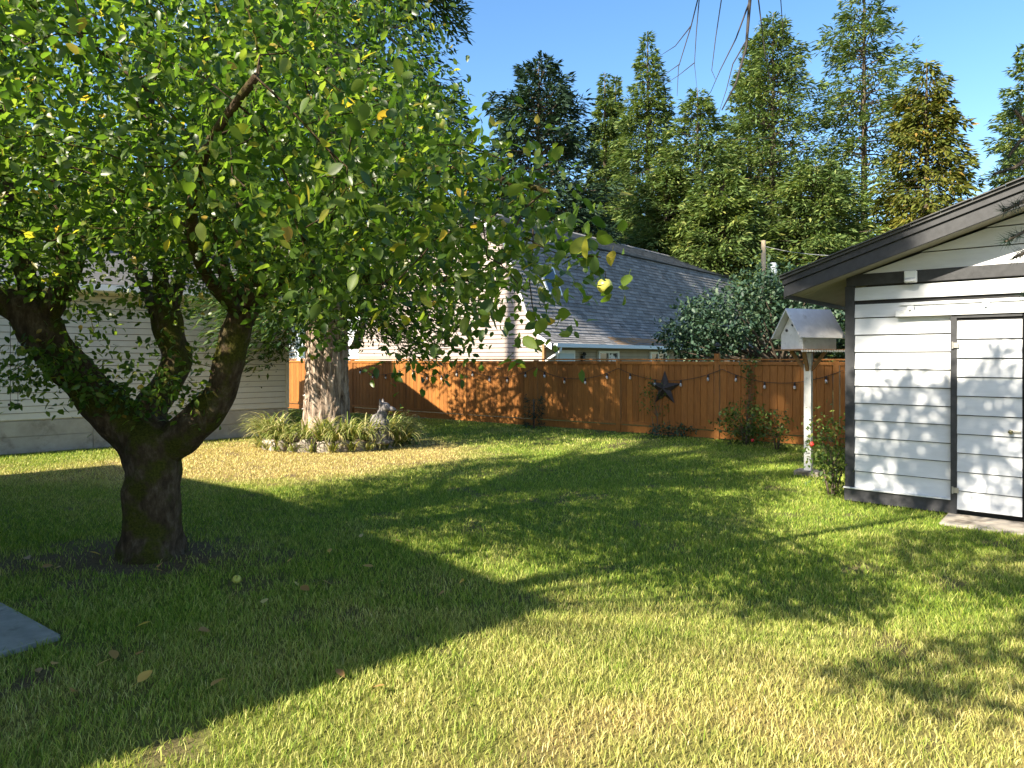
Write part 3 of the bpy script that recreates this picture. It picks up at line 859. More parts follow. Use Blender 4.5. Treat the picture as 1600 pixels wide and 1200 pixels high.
def apple_leaves(E, PD, per, spread=.13):
    n = len(E) * per
    k = np.repeat(np.arange(len(E)), per)
    P = E[k] + RNG.normal(0, spread, (n, 3)) * np.array([1, 1, .85])
    D = unit(unit(PD)[k] * .5 + rnd_dirs(n) * 1.0 + np.array([0, 0, -.35]))
    N = unit(rnd_dirs(n) * .8 + np.array([-.2, -.1, .75]))
    S = RNG.uniform(.045, .082, n)
    return P, D, N, S
per = max(6, int(64000 / max(1, len(E))))
P, D, N, S = apple_leaves(E, PD, per)
dist = np.linalg.norm(P - np.array([0, 0, 1.8]), axis=1)
xpix = 800 + P[:, 0] / P[:, 1] * 1066.7; ypix = 560 - (P[:, 2] - 1.8) / P[:, 1] * 1066.7
vis = (P[:, 1] > .5) & (xpix > 0) & (xpix < 1600) & (ypix > 0)
keep = ~((ypix < -25) & (RNG.random(len(P)) < .55)) & ~((P[:, 1] < 2.2)) & ~((xpix > 985) & (P[:, 1] < 6))
P, D, N, S, dist, vis = P[keep], D[keep], N[keep], S[keep], dist[keep], vis[keep]
order = np.argsort(-(S / dist) * vis)
near = order[:300]; rest = order[300:]
V, T = scatter(LEAF_V, LEAF_T, P[rest], D[rest], N[rest], S[rest])
lo = link('leaves', np_mesh('leaves', V, T, M['appleleaf']), apple); lo['kind'] = 'stuff'
# the nearest leaves, one by one
def big_leaf(seed, mat):
    rg = random.Random(seed)
    prof_ = [(0, 0), (.16, .10), (.27, .25), (.31, .42), (.27, .62), (.17, .82), (0, 1)]
    vs_ = []; fs = []
    cup = rg.uniform(.12, .35); curl = rg.uniform(-.25, .1)
    for w, t in prof_:
        zc = curl * t * t
        vs_ += [(-w, t, zc + cup * w), (0, t, zc), (w, t, zc + cup * w)]
    for i in range(len(prof_) - 1):
        b0 = i * 3
        fs += [(b0, b0 + 1, b0 + 4, b0 + 3), (b0 + 1, b0 + 2, b0 + 5, b0 + 4)]
    vs_ += [(-.012, -.35, .05), (.012, -.35, .05), (.012, .02, .0), (-.012, .02, .0)]; n = len(vs_) - 4
    fs += [(n, n + 1, n + 2, n + 3)]
    me = bpy.data.meshes.new('leaf'); me.from_pydata(vs_, [], fs); me.materials.append(mat); me.polygons.foreach_set('use_smooth', [True] * len(me.polygons))
    return me
def single_leaf_mat(name, stops):
    m = leafmat(name, stops, .45, .38, .45, 2.0)
    nt = m.node_tree
    oi = nt.nodes.new('ShaderNodeObjectInfo')
    for n in nt.nodes:
        if n.type == 'NEW_GEOMETRY':
            for l in list(n.outputs['Random Per Island'].links):
                nt.links.new(oi.outputs['Random'], l.to_socket)
    return m
M['bigleaf'] = single_leaf_mat('near apple leaves', [(0, (.030, .065, .010)), (.4, (.060, .105, .014)), (.75, (.11, .155, .022)), (.93, (.18, .20, .03)), (.97, (.34, .27, .03)), (1, (.36, .22, .04))])
leaf_mes = [big_leaf(i, M['bigleaf']) for i in range(8)]
for j in near:
    d = Vector(D[j]); nn = Vector(N[j]); sd = d.cross(nn).normalized(); n2 = sd.cross(d)
    o = link('leaf', leaf_mes[j % 8], apple)
    Mx = Matrix((sd, d, n2)).transposed().to_4x4(); Mx.translation = Vector(P[j])
    o.matrix_local = Mx @ Matrix.Scale(S[j] * 1.1, 4)
def apple_mesh(r=.034):
    m = MB().lathe([(.004, -r * .82), (r * .35, -r * .92), (r * .8, -r * .62), (r, -.05 * r), (r * .93, r * .45), (r * .6, r * .85), (r * .25, r * .86), (.003, r * .7)], 14)
    return m
M['applefruit'] = surf('apple skin', [(.3, (.33, .36, .06)), (.7, (.50, .45, .10))], 20, .35, 0, spec=.5)
af = apple_mesh().mesh('apple', M['applefruit'], True)
stem_me = MB().tube([(0, 0, .022), (.004, 0, .045), (.002, .003, .065)], .0022, 5).mesh('stem', M['twig'])
for (x, y, Y) in ((325, 195, 4.6), (316, 290, 5.0), (60, 130, 4.8), (945, 447, 2.95), (500, 120, 4.4), (690, 195, 4.1), (145, 300, 5.0)):
    o = link('apple', af, apple); o.location = px(x, y, Y); link('stem', stem_me, o)

# ------------------------------------------------------------------ conifers
def conifer(name, label, base, H, Rb, z0, nb_, mat, spray=(.34, .12), per=46, droop=.5, lift=.25, tr=.3, seed=1, prof_pow=.8, trunkmat='bark', top_gap=0, lean=(0, 0), group=None, hang=.0, zmax=None, brk=None, side=.36, mid=0.0, limbs=True):
    """trunk, limbs and a crown of thousands of flat sprays"""
    rg = np.random.default_rng(seed)
    t = thing(name, label, 'tree', base, 0, group)
    tm = MB()
    pts = [(lean[0] * k, lean[1] * k, H * k) for k in np.linspace(0, 1, 14)]
    tm.tube(pts, [tr * (1 - k) ** .8 + .02 for k in np.linspace(0, 1, 14)], 10, True, .1, 2)
    tm.build('trunk', M[trunkmat], t, True)
    Ps = []; Ds = []; Ns = []; Ss = []
    lm = MB()
    u_ = rg.random(nb_)
    hs = np.sort(z0 + (H - z0) * (u_ * .99) ** 1.12)
    if zmax: hs = hs[hs < zmax]
    for bi, h in enumerate(hs):
        k = (h - z0) / (H - z0)
        L = Rb * ((1 - k) ** prof_pow) * rg.uniform(.62, 1.12) * (1 - .45 * max(0, .12 - k) / .12)
        if mid: L *= (1 - mid * math.exp(-((k - .5) / .12) ** 2))
        L = max(L, .25)
        a = bi * 2.39996 + rg.normal(0, .35)
        if brk is not None and rg.random() < brk: continue
        d = np.array([math.cos(a), math.sin(a), 0.]); sd = np.array([-d[1], d[0], 0.])
        o = np.array([lean[0] * h / H, lean[1] * h / H, h])
        lf = lift * (.4 + 1.3 * k); dr = droop * (1.15 - k)
        def pt(t_): return o + d * L * t_ + np.array([0, 0, L * (lf * t_ - dr * t_ * t_ + .28 * dr * t_ ** 4)])
        if limbs and L > .8: lm.tube([pt(x_) for x_ in (0, .3, .6, .85)], [.018 * L + .01, .012 * L + .008, .007 * L + .006, .006], 4, False)
        n = max(8, int(per * L / Rb * 1.2))
        tt = rg.uniform(.10, 1, n) ** .75
        sg = rg.choice([-1, 1], n)
        wid = side * L * np.sin(np.clip(1.12 - tt, 0, 1) * 1.5) * rg.random(n) ** .7
        C = np.array([pt(x_) for x_ in tt]) + sd[None] * (sg * wid)[:, None] + d[None] * (wid * .5)[:, None]
        C[:, 2] += rg.normal(0, .05 * L + .02, n) - wid * .22 - hang * rg.random(n) ** 1.5
        dd = d[None] * 1.0 + sd[None] * (sg * rg.uniform(.2, 1.2, n))[:, None] + rg.normal(0, .35, (n, 3))
        dd[:, 2] += rg.uniform(-.5, .25, n) - hang * .9
        Ps.append(C); Ds.append(dd); Ns.append(rg.normal(0, .5, (n, 3)) + np.array([0, 0, 1.])); Ss.append(rg.uniform(.65, 1.25, n) * spray[0])
    P = np.concatenate(Ps); D = np.concatenate(Ds); N = np.concatenate(Ns); S = np.concatenate(Ss)
    V, T = scatter(DIA_V, DIA_T, P, D, N, S, S * (spray[1] / spray[0]))
    cr = link('crown', np_mesh('crown', V, T, M[mat]), t)
    if lm.v:
        lo_ = lm.build('limbs', M[trunkmat], t); lo_['kind'] = 'stuff'
    return t, len(T)

# the big fir in the planter ring
fir, nt_ = conifer('fir_tree', 'big fir with thick furrowed pale bark rising from the stone ringed bed', (-3.85, 14.15, 0), 25, 3.9, 2.9, 330, 'firneedle', (.19, .050), 520, .62, .10, .5, 5, .62, 'firbark', hang=.32, side=.36, brk=.22)
# replace its plain trunk by a furrowed one
for ch in list(fir.children):
    if ch.name.startswith('trunk'): bpy.data.objects.remove(ch)
nz, na = 150, 90
zs = np.concatenate([np.linspace(-.1, 5.5, 130), np.linspace(5.8, 25, 20)])
V = []
for z in zs:
    r0 = (.41 * (1 - max(z, 0) / 25.5)) + .22 * math.exp(-max(z, 0) / .3)
    for k in range(na):
        a = 2 * math.pi * k / na
        w = mnoise.noise((math.cos(a) * 3.6, math.sin(a) * 3.6, z * 1.5)) * .7 + mnoise.noise((math.cos(a) * 8, math.sin(a) * 8, z * 3.6 + 9)) * .6
        rr = r0 * (1 + .03 * math.sin(3 * a + 1)) + .06 * (1 - abs(w) * 1.9)
        V.append((rr * math.cos(a), rr * math.sin(a), z))
idx = np.arange(len(V)).reshape(len(zs), na); nx = np.roll(idx, -1, 1)
a, b_, c_, d_ = idx[:-1].ravel(), nx[:-1].ravel(), nx[1:].ravel(), idx[1:].ravel()
T = np.concatenate([np.stack([a, b_, c_], 1), np.stack([a, c_, d_], 1)])
link('trunk', np_mesh('trunk', np.array(V), T, M['firbark'], None, True), fir)

# far conifers behind the neighbour's roof
def at_far(x, Y): return ((x - 800) / 1066.7 * Y, Y, 0)
def top_h(y, Y): return 1.8 + (560 - y) / 1066.7 * Y
GR = 'tall conifers beyond the houses'
far = [
    ('narrow twin-tipped fir, left edge of the far row, beside the tallest slim spire', 945, 112, 58, 3.4, 1, .8, 'farneedle', 0, 0),
    ('small second fir tip crowded against the slim spire of the far row', 962, 118, 62, 3.0, 12, .8, 'farneedle', 0, 0),
    ('slim spired fir rising over the upper end of the shingled ridge', 1012, 48, 52, 4.6, 2, .82, 'farneedle', 0, 0),
    ('lower broken-topped fir with one long reaching limb, between two tall spires', 1090, 138, 47, 4.6, 3, .60, 'farneedle', .12, .1),
    ('tall dense fir behind the utility pole', 1208, 20, 50, 6.0, 4, .66, 'farneedle', 0, .1),
    ('slender fir tip close beside the dense fir behind the utility pole', 1172, 62, 55, 4.0, 14, .75, 'farneedle', 0, 0),
    ('tallest wide fir with layered limbs left of the browning cedar', 1350, -40, 50, 6.2, 5, .60, 'farneedle', .10, .35),
    ('bushy lower fir filling the gap behind the birdhouse roof', 1275, 250, 44, 5.0, 6, .55, 'farneedle', 0, 0),
    ('fir peeking over the highest stretch of the shed roof', 1615, 60, 46, 4.2, 8, .6, 'farneedle', .1, .2),
    ('fir toned dark blue-green for shade, standing close behind the shingled roof', 842, 96, 40, 5.2, 9, .50, 'darkneedle', 0, 0),  # darker needle colour carries the shade on this tree
    ('short young fir below the far row, at the low end of the shingled ridge', 1130, 268, 43, 4.2, 16, .55, 'farneedle', 0, 0),
    ('bushy fir at the foot of the far row above the roof ridge', 1040, 262, 46, 4.6, 17, .55, 'farneedle', 0, 0),
]
for (lab, x, y, Y, Rb, sd, pw, mt, bk, md) in far:
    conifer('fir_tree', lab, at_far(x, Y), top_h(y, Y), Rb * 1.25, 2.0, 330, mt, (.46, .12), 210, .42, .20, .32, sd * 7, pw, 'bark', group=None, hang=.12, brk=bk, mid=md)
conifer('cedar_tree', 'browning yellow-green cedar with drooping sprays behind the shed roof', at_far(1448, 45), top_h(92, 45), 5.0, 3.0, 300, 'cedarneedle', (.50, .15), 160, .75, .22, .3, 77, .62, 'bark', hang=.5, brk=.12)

b0 = sn(-18.6, -8.5, 0)
conifer('fir_tree', 'towering high-crowned fir off the end of the cream house', b0, 39, 4.0, 26.5, 120, 'farneedle', (.5, .2), 150, .45, .2, .45, 412, .7, 'bark', hang=.2, brk=.15)

# ------------------------------------------------------------------ broadleaf trees and shrubs
def leafy(name, label, cat, base, trunk_h, tr, blobs, ncl, per, leaf, mat, seed=1, spread=.3, barkmat='bark', tmpl='dia', up=.6, limbs=True, group=None, nstem=1, lt=.40):
    t = thing(name, label, cat, base, 0, group)
    rg = np.random.default_rng(seed)
    tot = sum(b[2] for b in blobs)
    cs = []
    for c, rad, w in blobs:
        n = max(1, int(ncl * w / tot)); cs.append(ellipsoid_pts(c, rad, n, .35))
    cs = np.concatenate(cs)
    if limbs:
        m = MB()
        m.tube([(0, 0, -.05), (tr * .4, 0, trunk_h * .5), (0, tr * .3, trunk_h)], [tr * 1.2, tr, tr * .8], 8, True, .15)
        for s in range(1, nstem):
            a = s * 2.4; m.tube([(0.03 * math.cos(a), .03 * math.sin(a), -.02), (trunk_h * .3 * math.cos(a), trunk_h * .3 * math.sin(a), trunk_h * .9)], [tr, tr * .6], 6)
        for c in cs[::max(1, len(cs) // 60)]:
            h = np.array([0, 0, trunk_h * .92]); mid_ = h * .5 + c * .5 + rg.normal(0, .08, 3) * np.linalg.norm(c - h) * .4
            m.tube([h, mid_, c], [tr * lt, tr * lt * .5, tr * .06], 5, False)
        m.build('trunk' if cat == 'tree' else 'stems', M[barkmat], t, True)
    n = len(cs) * per; k = np.repeat(np.arange(len(cs)), per)
    P = cs[k] + RNG.normal(0, spread, (n, 3)); P[:, 2] = np.maximum(P[:, 2], .03)
    D = rnd_dirs(n) + np.array([0, 0, -.25]); N = rnd_dirs(n) * (1 - up) + np.array([0, 0, up])
    tv, tt = (DIA_V, DIA_T) if tmpl == 'dia' else (LEAF_V, LEAF_T)
    S = RNG.uniform(.7, 1.25, n) * leaf
    V, T = scatter(tv, tt, P, D, N, S, S * (.62 if tmpl == 'dia' else 1))
    o = link('crown' if cat == 'tree' else 'foliage', np_mesh('crown', V, T, M[mat]), t); o['kind'] = 'stuff'
    return t

leafy('fruit_tree', 'spreading tree with leaves toned blue-green for shade, just beyond the fence', 'tree', (6.9, 17.6, 0), 1.7, .17,
      [((-.6, 0, 2.7), (2.0, 1.3, .85), 5), ((.9, 0, 2.9), (1.3, 1.3, 1.0), 4), ((-2.0, .2, 2.35), (1.0, .9, .6), 2), ((-.1, 0, 3.6), (1.0, .8, .55), 1.6), ((1.9, 0, 2.4), (1.0, 1.0, .9), 2)],
      330, 46, .12, 'tealleaf', 21, .20, tmpl='leaf')
# greenery behind the cream house
for (lab, x, Y, h, w, sd, mt) in (('sunlit maple standing behind the cream house roof', 120, 34, 13, 5.5, 31, 'bgleaf'), ('broad leafy tree behind the cream house near the fir', 400, 38, 12, 5.2, 32, 'bgleaf'),
                              ('leafy tree behind the far end of the cream house', -160, 31, 14, 6.0, 33, 'bgleaf')):
    leafy('maple_tree', lab, 'tree', at_far(x, Y), h * .45, .35, [((0, 0, h * .62), (w, w, h * .34), 4), ((w * .4, 0, h * .42), (w * .7, w * .7, h * .2), 2), ((-w * .4, 0, h * .45), (w * .7, w * .7, h * .2), 2)], 260, 40, .42, mt, sd, .55)
conifer('fir_tree', 'tall dark fir behind the cream house, screened by the apple crown', at_far(250, 44), 26, 5.5, 3, 180, 'farneedle', (.42, .15), 80, .45, .2, .35, 301, .7, 'bark')
conifer('fir_tree', 'fir behind the pale blue house, screened by the apple crown', at_far(560, 50), 27, 5.5, 3, 180, 'farneedle', (.42, .15), 80, .45, .2, .35, 302, .7, 'bark')

# tree over the viewer: throws the dapples on the shed and hangs bare twigs into the sky
C45 = 1 / math.tan(EL)
SHB = Vector((-3.95, 2.1, 0))
def shl(n, s_, z): q = sn(n, s_, z) - SHB; return (q.x, q.y, q.z)
sh = leafy('shade_tree', 'tree arching over the lawn with bare hanging twigs against the sky', 'tree', SHB, 3.3, .17,
      [(shl(-1.9, -.3, 5.4), (1.0, 1.0, .5), 2.0), (shl(-.6, .3, 5.2), (1.0, 1.0, .5), 2.0), (shl(-3.0, .9, 6.6), (1.0, .8, .6), 2.7), (shl(-1.9, 1.2, 6.6), (1.2, .9, .6), 2.7), (shl(-.6, 1.2, 6.3), (1.2, 1.0, .6), 2.4), (shl(.6, .4, 5.6), (1.0, 1.0, .6), 1.8),
       (shl(-.9, -1.6, 4.7), (1.1, .6, .35), 1.1), (shl(.7, -1.0, 4.9), (1.0, .8, .4), 1.3), (shl(-2.3, -.6, 4.3), (.6, .5, .3), .6)], 430, 28, .11, 'appleleaf', 41, .12, tmpl='leaf', lt=.05)
tw = MB()
def hang(p0, pts, r0):
    tw.tube([px(*p0)] + [px(*q) for q in pts], [r0 * (1 - .75 * i / len(pts)) for i in range(len(pts) + 1)], 5, False)
Yt = 4.2
hang((1185, -520, 4.0), [(1178, -200, 4.1), (1172, 0, Yt), (1166, 75, Yt), (1150, 130, Yt), (1128, 172, Yt)], .016)
hang((1172, 0, Yt), [(1150, 60, Yt), (1125, 110, Yt), (1110, 145, Yt)], .006)
hang((1168, 60, Yt), [(1145, 100, Yt), (1135, 140, Yt), (1122, 180, Yt)], .005)
hang((1178, -60, Yt), [(1190, 40, Yt), (1196, 90, Yt), (1205, 130, Yt)], .005)
hang((1178, -90, Yt), [(1130, -20, Yt), (1118, 60, Yt), (1112, 110, Yt), (1118, 124, Yt)], .005)
hang((1150, -180, Yt), [(1110, -80, Yt), (1080, 40, Yt), (1060, 105, Yt), (1058, 150, Yt)], .006)
hang((1095, -30, Yt), [(1088, 50, Yt), (1085, 100, Yt), (1089, 138, Yt)], .004)
hang((1080, 40, Yt), [(1055, 72, Yt), (1030, 88, Yt)], .004)
hang((1062, 100, Yt), [(1045, 112, Yt), (1032, 124, Yt)], .003)
hang((1085, 98, Yt), [(1060, 118, Yt), (1038, 132, Yt)], .003)
hang((1178, -60, Yt), [(1220, 0, Yt), (1224, 60, Yt), (1222, 84, Yt)], .004)
inv = SHB
tw.tube([SHB + Vector((0, 0, 3.2)), (-2.2, 2.3, 5.0), (0, 3.0, 6.0), px(1185, -520, 4.0)], [.08, .06, .035, .017], 8, False)
o = tw.build('twigs', M['twig'], sh, True); o.location = -inv

# high crowned tree behind the grey house: its shade falls on the fence
b0 = sn(-7.2, -12, 0)
leafy('tall_tree', 'tall high-crowned tree behind the grey house shading the fence', 'tree', b0, 14, .4,
      [((0, 0, 19.2), (2.3, 2.3, 1.3), 4), ((1.7, -2.0, 18.6), (1.3, 1.3, .9), 2), ((-1.6, 1.8, 18.6), (1.3, 1.3, .9), 2)], 34, 420, .26, 'bgleaf', 51, .30)

# pine branch reaching in at the right edge
pine = thing('pine_tree', 'pine whose drooping needled branch hangs before the shed gable', 'tree', (5.9, 4.6, 0))
m = MB(); m.tube([(0, 0, 0), (.05, 0, 2.5), (0, .05, 6)], [.16, .13, .06], 10, True, .1); m.build('trunk', M['bark'], pine, True)
m = MB(); nP = []; nD = []
def pine_branch(pl):
    pts = [px(*q) - Vector((5.9, 4.6, 0)) for q in pl]
    m.tube(pts, [.022 * (1 - .8 * i / len(pts)) for i in range(len(pts))], 5, False)
    for i in range(len(pts) - 1):
        for k in range(95):
            t = random.random(); p = pts[i].lerp(pts[i + 1], t); d = (pts[i + 1] - pts[i]).normalized()
            nP.append(p); nD.append(d * .7 + Vector(rnd_dirs(1)[0]) * .9)
for pl in ([(1830, 160, 4.6), (1700, 250, 4.6), (1640, 330, 4.6), (1600, 362, 4.6), (1570, 378, 4.6)], [(1700, 250, 4.6), (1630, 300, 4.5), (1592, 318, 4.5), (1568, 330, 4.5)],
           [(1830, 120, 4.7), (1700, 170, 4.7), (1630, 200, 4.7), (1592, 222, 4.7), (1575, 246, 4.7)], [(1700, 170, 4.7), (1625, 235, 4.7), (1585, 262, 4.7), (1552, 272, 4.7)],
           [(1640, 330, 4.6), (1612, 390, 4.6), (1585, 402, 4.6)], [(1630, 200, 4.7), (1600, 190, 4.7), (1585, 172, 4.7)], [(1850, 300, 4.6), (1700, 420, 4.6), (1630, 455, 4.6), (1600, 462, 4.6)]):
    pine_branch(pl)
m.tube([(0, 0, 3.7), px(1830, 160, 4.6) - Vector((5.9, 4.6, 0))], [.04, .022], 6, False); m.tube([(0, 0, 3.9), px(1830, 120, 4.7) - Vector((5.9, 4.6, 0))], [.04, .022], 6, False); m.tube([(0, 0, 3.0), px(1850, 300, 4.6) - Vector((5.9, 4.6, 0))], [.04, .022], 6, False)
m.build('branches', M['bark'], pine)
V, T = scatter([(-.5, 0, 0), (.5, 0, 0), (0, 1, 0)], [(0, 1, 2)], np.array([tuple(p) for p in nP]), np.array([tuple(p) for p in nD]), rnd_dirs(len(nP)), .085, .005)
o = link('needles', np_mesh('needles', V, T, M['darkneedle']), pine); o['kind'] = 'stuff'

# ================================================================== OBJECTS
# ------------------------------------------------------------------ stone ringed bed under the fir
ring = thing('stone_border', 'ring of pale stones round the foot of the big fir', 'stone border', (PLANTER[0], PLANTER[1], 0))
M['stone'] = surf('pale field stone', [(.3, (.26, .22, .18)), (.7, (.42, .37, .32))], 6, .9, .5, .015, objrand=.45, dirt=((.22, .18, .14), 4, .58))
def rock(seed, sx, sy, sz, amp=.12):
    bm = bmesh.new(); bmesh.ops.create_cube(bm, size=1); bmesh.ops.subdivide_edges(bm, edges=bm.edges, cuts=2, use_grid_fill=True)
    for v in bm.verts:
        p = v.co.copy(); q = p.normalized() * .62
        p = p.lerp(q, .42)
        p *= 1 + amp * mnoise.noise(p * 2.3 + Vector((seed * 3.1, 0, 0)))
        v.co = Vector((p.x * sx, p.y * sy, p.z * sz))
    me = bpy.data.meshes.new('stone'); bm.to_mesh(me); bm.free(); me.materials.append(M['stone']); me.polygons.foreach_set('use_smooth', [True] * len(me.polygons))
    return me
rocks = [rock(i, .36, .24, .28) for i in range(6)]
RA, RB_ = 1.28, .90
for k in range(26):
    a = 2 * math.pi * k / 26 + random.uniform(-.05, .05)
    o = link('stone', rocks[k % 6], ring); o.location = (RA * math.cos(a) + .04, RB_ * math.sin(a), .06 + random.uniform(-.02, .04))
    o.rotation_euler = (random.uniform(-.15, .15), random.uniform(-.15, .15), a + R(90) + random.uniform(-.25, .25)); q = random.uniform(.6, .95); o.scale = (q, q, random.uniform(.8, 1.2))
MB().lathe([(.9, 0), (.85, .08), (.5, .13), (.1, .15)], 28).build('bed_soil', surf('bed soil', [(.3, (.04, .028, .018)), (.7, (.11, .075, .045))], 12, .95, .6, .02), ring, True).scale = (1.3, .95, 1)

def strap_plant(loc, n, ln, seed, droop=1.0, wid=.022):
    aim = math.atan2(loc[1] - PLANTER[1] - .3, loc[0] - PLANTER[0])
    rg = random.Random(seed); m = MB()
    for i in range(n):
        a = rg.uniform(0, 2 * math.pi) if rg.random() < .45 else aim + rg.gauss(0, .7); L = ln * rg.uniform(.6, 1.15); el = rg.uniform(.55, 1.25)
        p = Vector((rg.uniform(-.07, .07), rg.uniform(-.07, .07), 0)); h = Vector((math.cos(a), math.sin(a), 0)); sd = Vector((-h.y, h.x, 0))
        vs_ = []; K = 6
        for k in range(K + 1):
            t = k / K; w = wid * (1 - t ** 2.2) * rg.uniform(.9, 1.1) + .0015
            vs_ += [p - sd * w / 2, p + sd * w / 2]
            e = el - droop * 2.2 * t * t
            p = p + (h * math.cos(e) + Vector((0, 0, math.sin(e)))) * (L / K)
            if p.z + loc[2] < .03: p.z = .03 - loc[2]
        m.add(vs_, [(2 * k, 2 * k + 1, 2 * k + 3, 2 * k + 2) for k in range(K)])
    return m
PLg = 'strap-leaved plants in the stone ringed bed'
spots = []
for k in range(17):
    a = R(158 + k * 14.3) ; spots.append((PLANTER[0] + 1.22 * math.cos(a), PLANTER[1] + .86 * math.sin(a), .20))
spots += [(PLANTER[0] - .75, PLANTER[1] - .55, .2), (PLANTER[0] + .05, PLANTER[1] - .62, .2), (PLANTER[0] + .55, PLANTER[1] - .58, .2), (PLANTER[0] + 1.35, PLANTER[1] + .2, .1), (PLANTER[0] + 1.5, PLANTER[1] - .25, .1)]
for k in range(11):
    a = R(188 + k * 15.5); spots.append((PLANTER[0] + .04 + 1.40 * math.cos(a), PLANTER[1] + 1.0 * math.sin(a), .03))
for k, p in enumerate(spots):
    rt = thing('strap_plant', 'clump of yellowing strap leaves drooping over the bed stones', 'plant', p, 0, PLg)
    o = strap_plant(p, 50 if p[2] > .05 else 20, .80 if p[2] > .05 else .42, k, .95, .027).build('leaves', M['daylily'], rt); o['kind'] = 'stuff'
for k, (dx, dy) in enumerate(((-1.28, -.35), (.10, -.75))):
    p = (PLANTER[0] + dx, PLANTER[1] + dy, .12)
    rt = thing('iris_plant', ['stiff upright pale blades at the left end of the stone ring', 'stiff upright pale blade before the furrowed fir bark'][k], 'plant', p)
    o = strap_plant(p, 6 if k == 0 else 3, .62, 60 + k, .12, .035).build('leaves', M['daylily'], rt); o['kind'] = 'stuff'

# ------------------------------------------------------------------ grey dog statue
M['statue'] = surf('mottled grey cast stone', [(.3, (.05, .048, .05)), (.5, (.14, .13, .13)), (.7, (.32, .29, .27))], 13, .8, .4, .01)
M['statuetan'] = surf('tan painted muzzle', [(.3, (.38, .25, .05)), (.7, (.52, .38, .10))], 15, .8, .3, .006)
def blob_mesh(name, parts, vox=.016):
    m = MB()
    for kind, args in parts:
        if kind == 'e':
            c, rad, rot = args
            Mx = Matrix.Rotation(rot, 3, 'Y')
            prof_ = [(math.sin(t) + 1e-3, -math.cos(t)) for t in np.linspace(0.02, math.pi - .02, 12)]
            b0 = len(m.v); m.lathe(prof_, 16)
            for i in range(b0, len(m.v)):
                p = Vector(m.v[i]); p = Mx @ Vector((p.x * rad[0], p.y * rad[1], p.z * rad[2])) + Vector(c); m.v[i] = tuple(p)
        else: m.tube(*args)
    return m
dg = [('e', ((0, 0, .30), (.15, .13, .24), -.25)), ('e', ((-.10, 0, .17), (.19, .17, .17), 0)), ('e', ((.06, 0, .50), (.10, .10, .16), .25)), ('e', ((.115, 0, .655), (.105, .088, .09), 0)),
      ('e', ((.225, 0, .625), (.10, .052, .05), .15)), ('e', ((.31, 0, .612), (.03, .03, .03), 0))]
for s_ in (-1, 1):
    dg += [('t', ([(.10, s_ * .075, .42), (.14, s_ * .08, .20), (.14, s_ * .08, .03)], [.065, .05, .045], 10)), ('e', ((.18, s_ * .08, .03), (.075, .05, .035), 0)),
           ('e', ((-.02, s_ * .13, .12), (.15, .07, .12), -.3)), ('e', ((.12, s_ * .14, .035), (.11, .05, .04), 0)),
           ('t', ([(.07, s_ * .055, .70), (.055, s_ * .065, .78), (.05, s_ * .068, .815)], [.038, .022, .004], 8))]
dg += [('t', ([(-.24, 0, .07), (-.30, .10, .05), (-.26, .22, .05)], [.05, .04, .02], 8))]
st = blob_mesh('dog', dg).build('dog_statue', M['statue'], None, True)
md = st.modifiers.new('fuse', 'REMESH'); md.mode = 'VOXEL'; md.voxel_size = .014; md.use_smooth_shade = True
sm = st.modifiers.new('soften', 'SMOOTH'); sm.iterations = 4; sm.factor = .5
st.location = (-2.64, 13.5, .12); st.rotation_euler.z = R(-12); st.scale = (1.1, 1.1, 1.1)
tagp(st, 'grey stone dog sitting among the strap leaves, muzzle turned to the fence', 'statue')
MB().lathe([(.002, -.03), (.028, -.022), (.034, 0), (.02, .03), (.002, .04)], 10, (.235, 0, .592), Matrix.Rotation(R(80), 3, 'Y')).build('jaw', M['statuetan'], st, True)
for s_ in (-1, 1):
    MB().lathe([(.002, -.012), (.012, 0), (.002, .012)], 8, (.175, s_ * .068, .69)).build('eye', M['charcoal'], st, True)

# twisted metal stake ornament left of the fir
orn = thing('garden_stake', 'thin grey metal garden ornament leaning beside the fir trunk', 'ornament', px(487, 668, 14.0))
orn.location.z = .05
MB().tube([(0, 0, 0), (-.03, 0, .45), (.03, 0, .75), (-.07, 0, 1.0)], .014, 6).build('stake', M['steel'], orn, True)
for (x, z, a) in ((-.10, .98, .5), (.06, 1.12, -.6), (-.12, .72, .3)):
    MB().lathe([(.002, -.09), (.03, -.04), (.045, 0), (.03, .05), (.002, .09)], 8, (x, 0, z), Matrix.Rotation(a + 1.2, 3, 'Y')).build('petal', M['steel'], orn, True).scale = (1, .35, 1)
MB().tube([(-.03, 0, .72), (.05, 0, .95), (.07, 0, 1.12)], .008, 5).build('stem', M['steel'], orn)

# ------------------------------------------------------------------ birdhouse on its post
bp = px(1263, 742, 10.55); bp.z = 0
post = thing('birdhouse_post', 'peeling white birdhouse post on a concrete block beside the rose bush', 'post', bp, RZU + R(2))
M['bhwhite'] = surf('weathered white paint', [(.3, (.58, .58, .56)), (.7, (.74, .74, .72))], 9, .75, .3, .004, dirt=((.36, .33, .28), 7, .60))
M['bhroof'] = surf('weathered pale boards', [(.3, (.52, .52, .51)), (.7, (.68, .68, .67))], 5, .8, .3, .004, dirt=((.30, .28, .25), 4, .57))
MB().box((0, 0, .02), (.36, .30, .11)).build('base_block', M['pad'], post, bevel=.02)
MB().box((0, 0, .98), (.105, .105, 1.82)).build('shaft', M['bhwhite'], post, bevel=.006)
for a in range(4):
    d = Vector((math.cos(a * math.pi / 2), math.sin(a * math.pi / 2), 0))
    MB().beam(d * .04 + Vector((0, 0, 1.62)), d * .26 + Vector((0, 0, 1.92)), .05, .05, up=(0, 0, 1)).build('brace', M['oldwood'], post)
bh = thing('birdhouse', 'big white gabled birdhouse with pale board roof on its tall post', 'birdhouse', bp + Vector((0, 0, 1.93)), R(20))
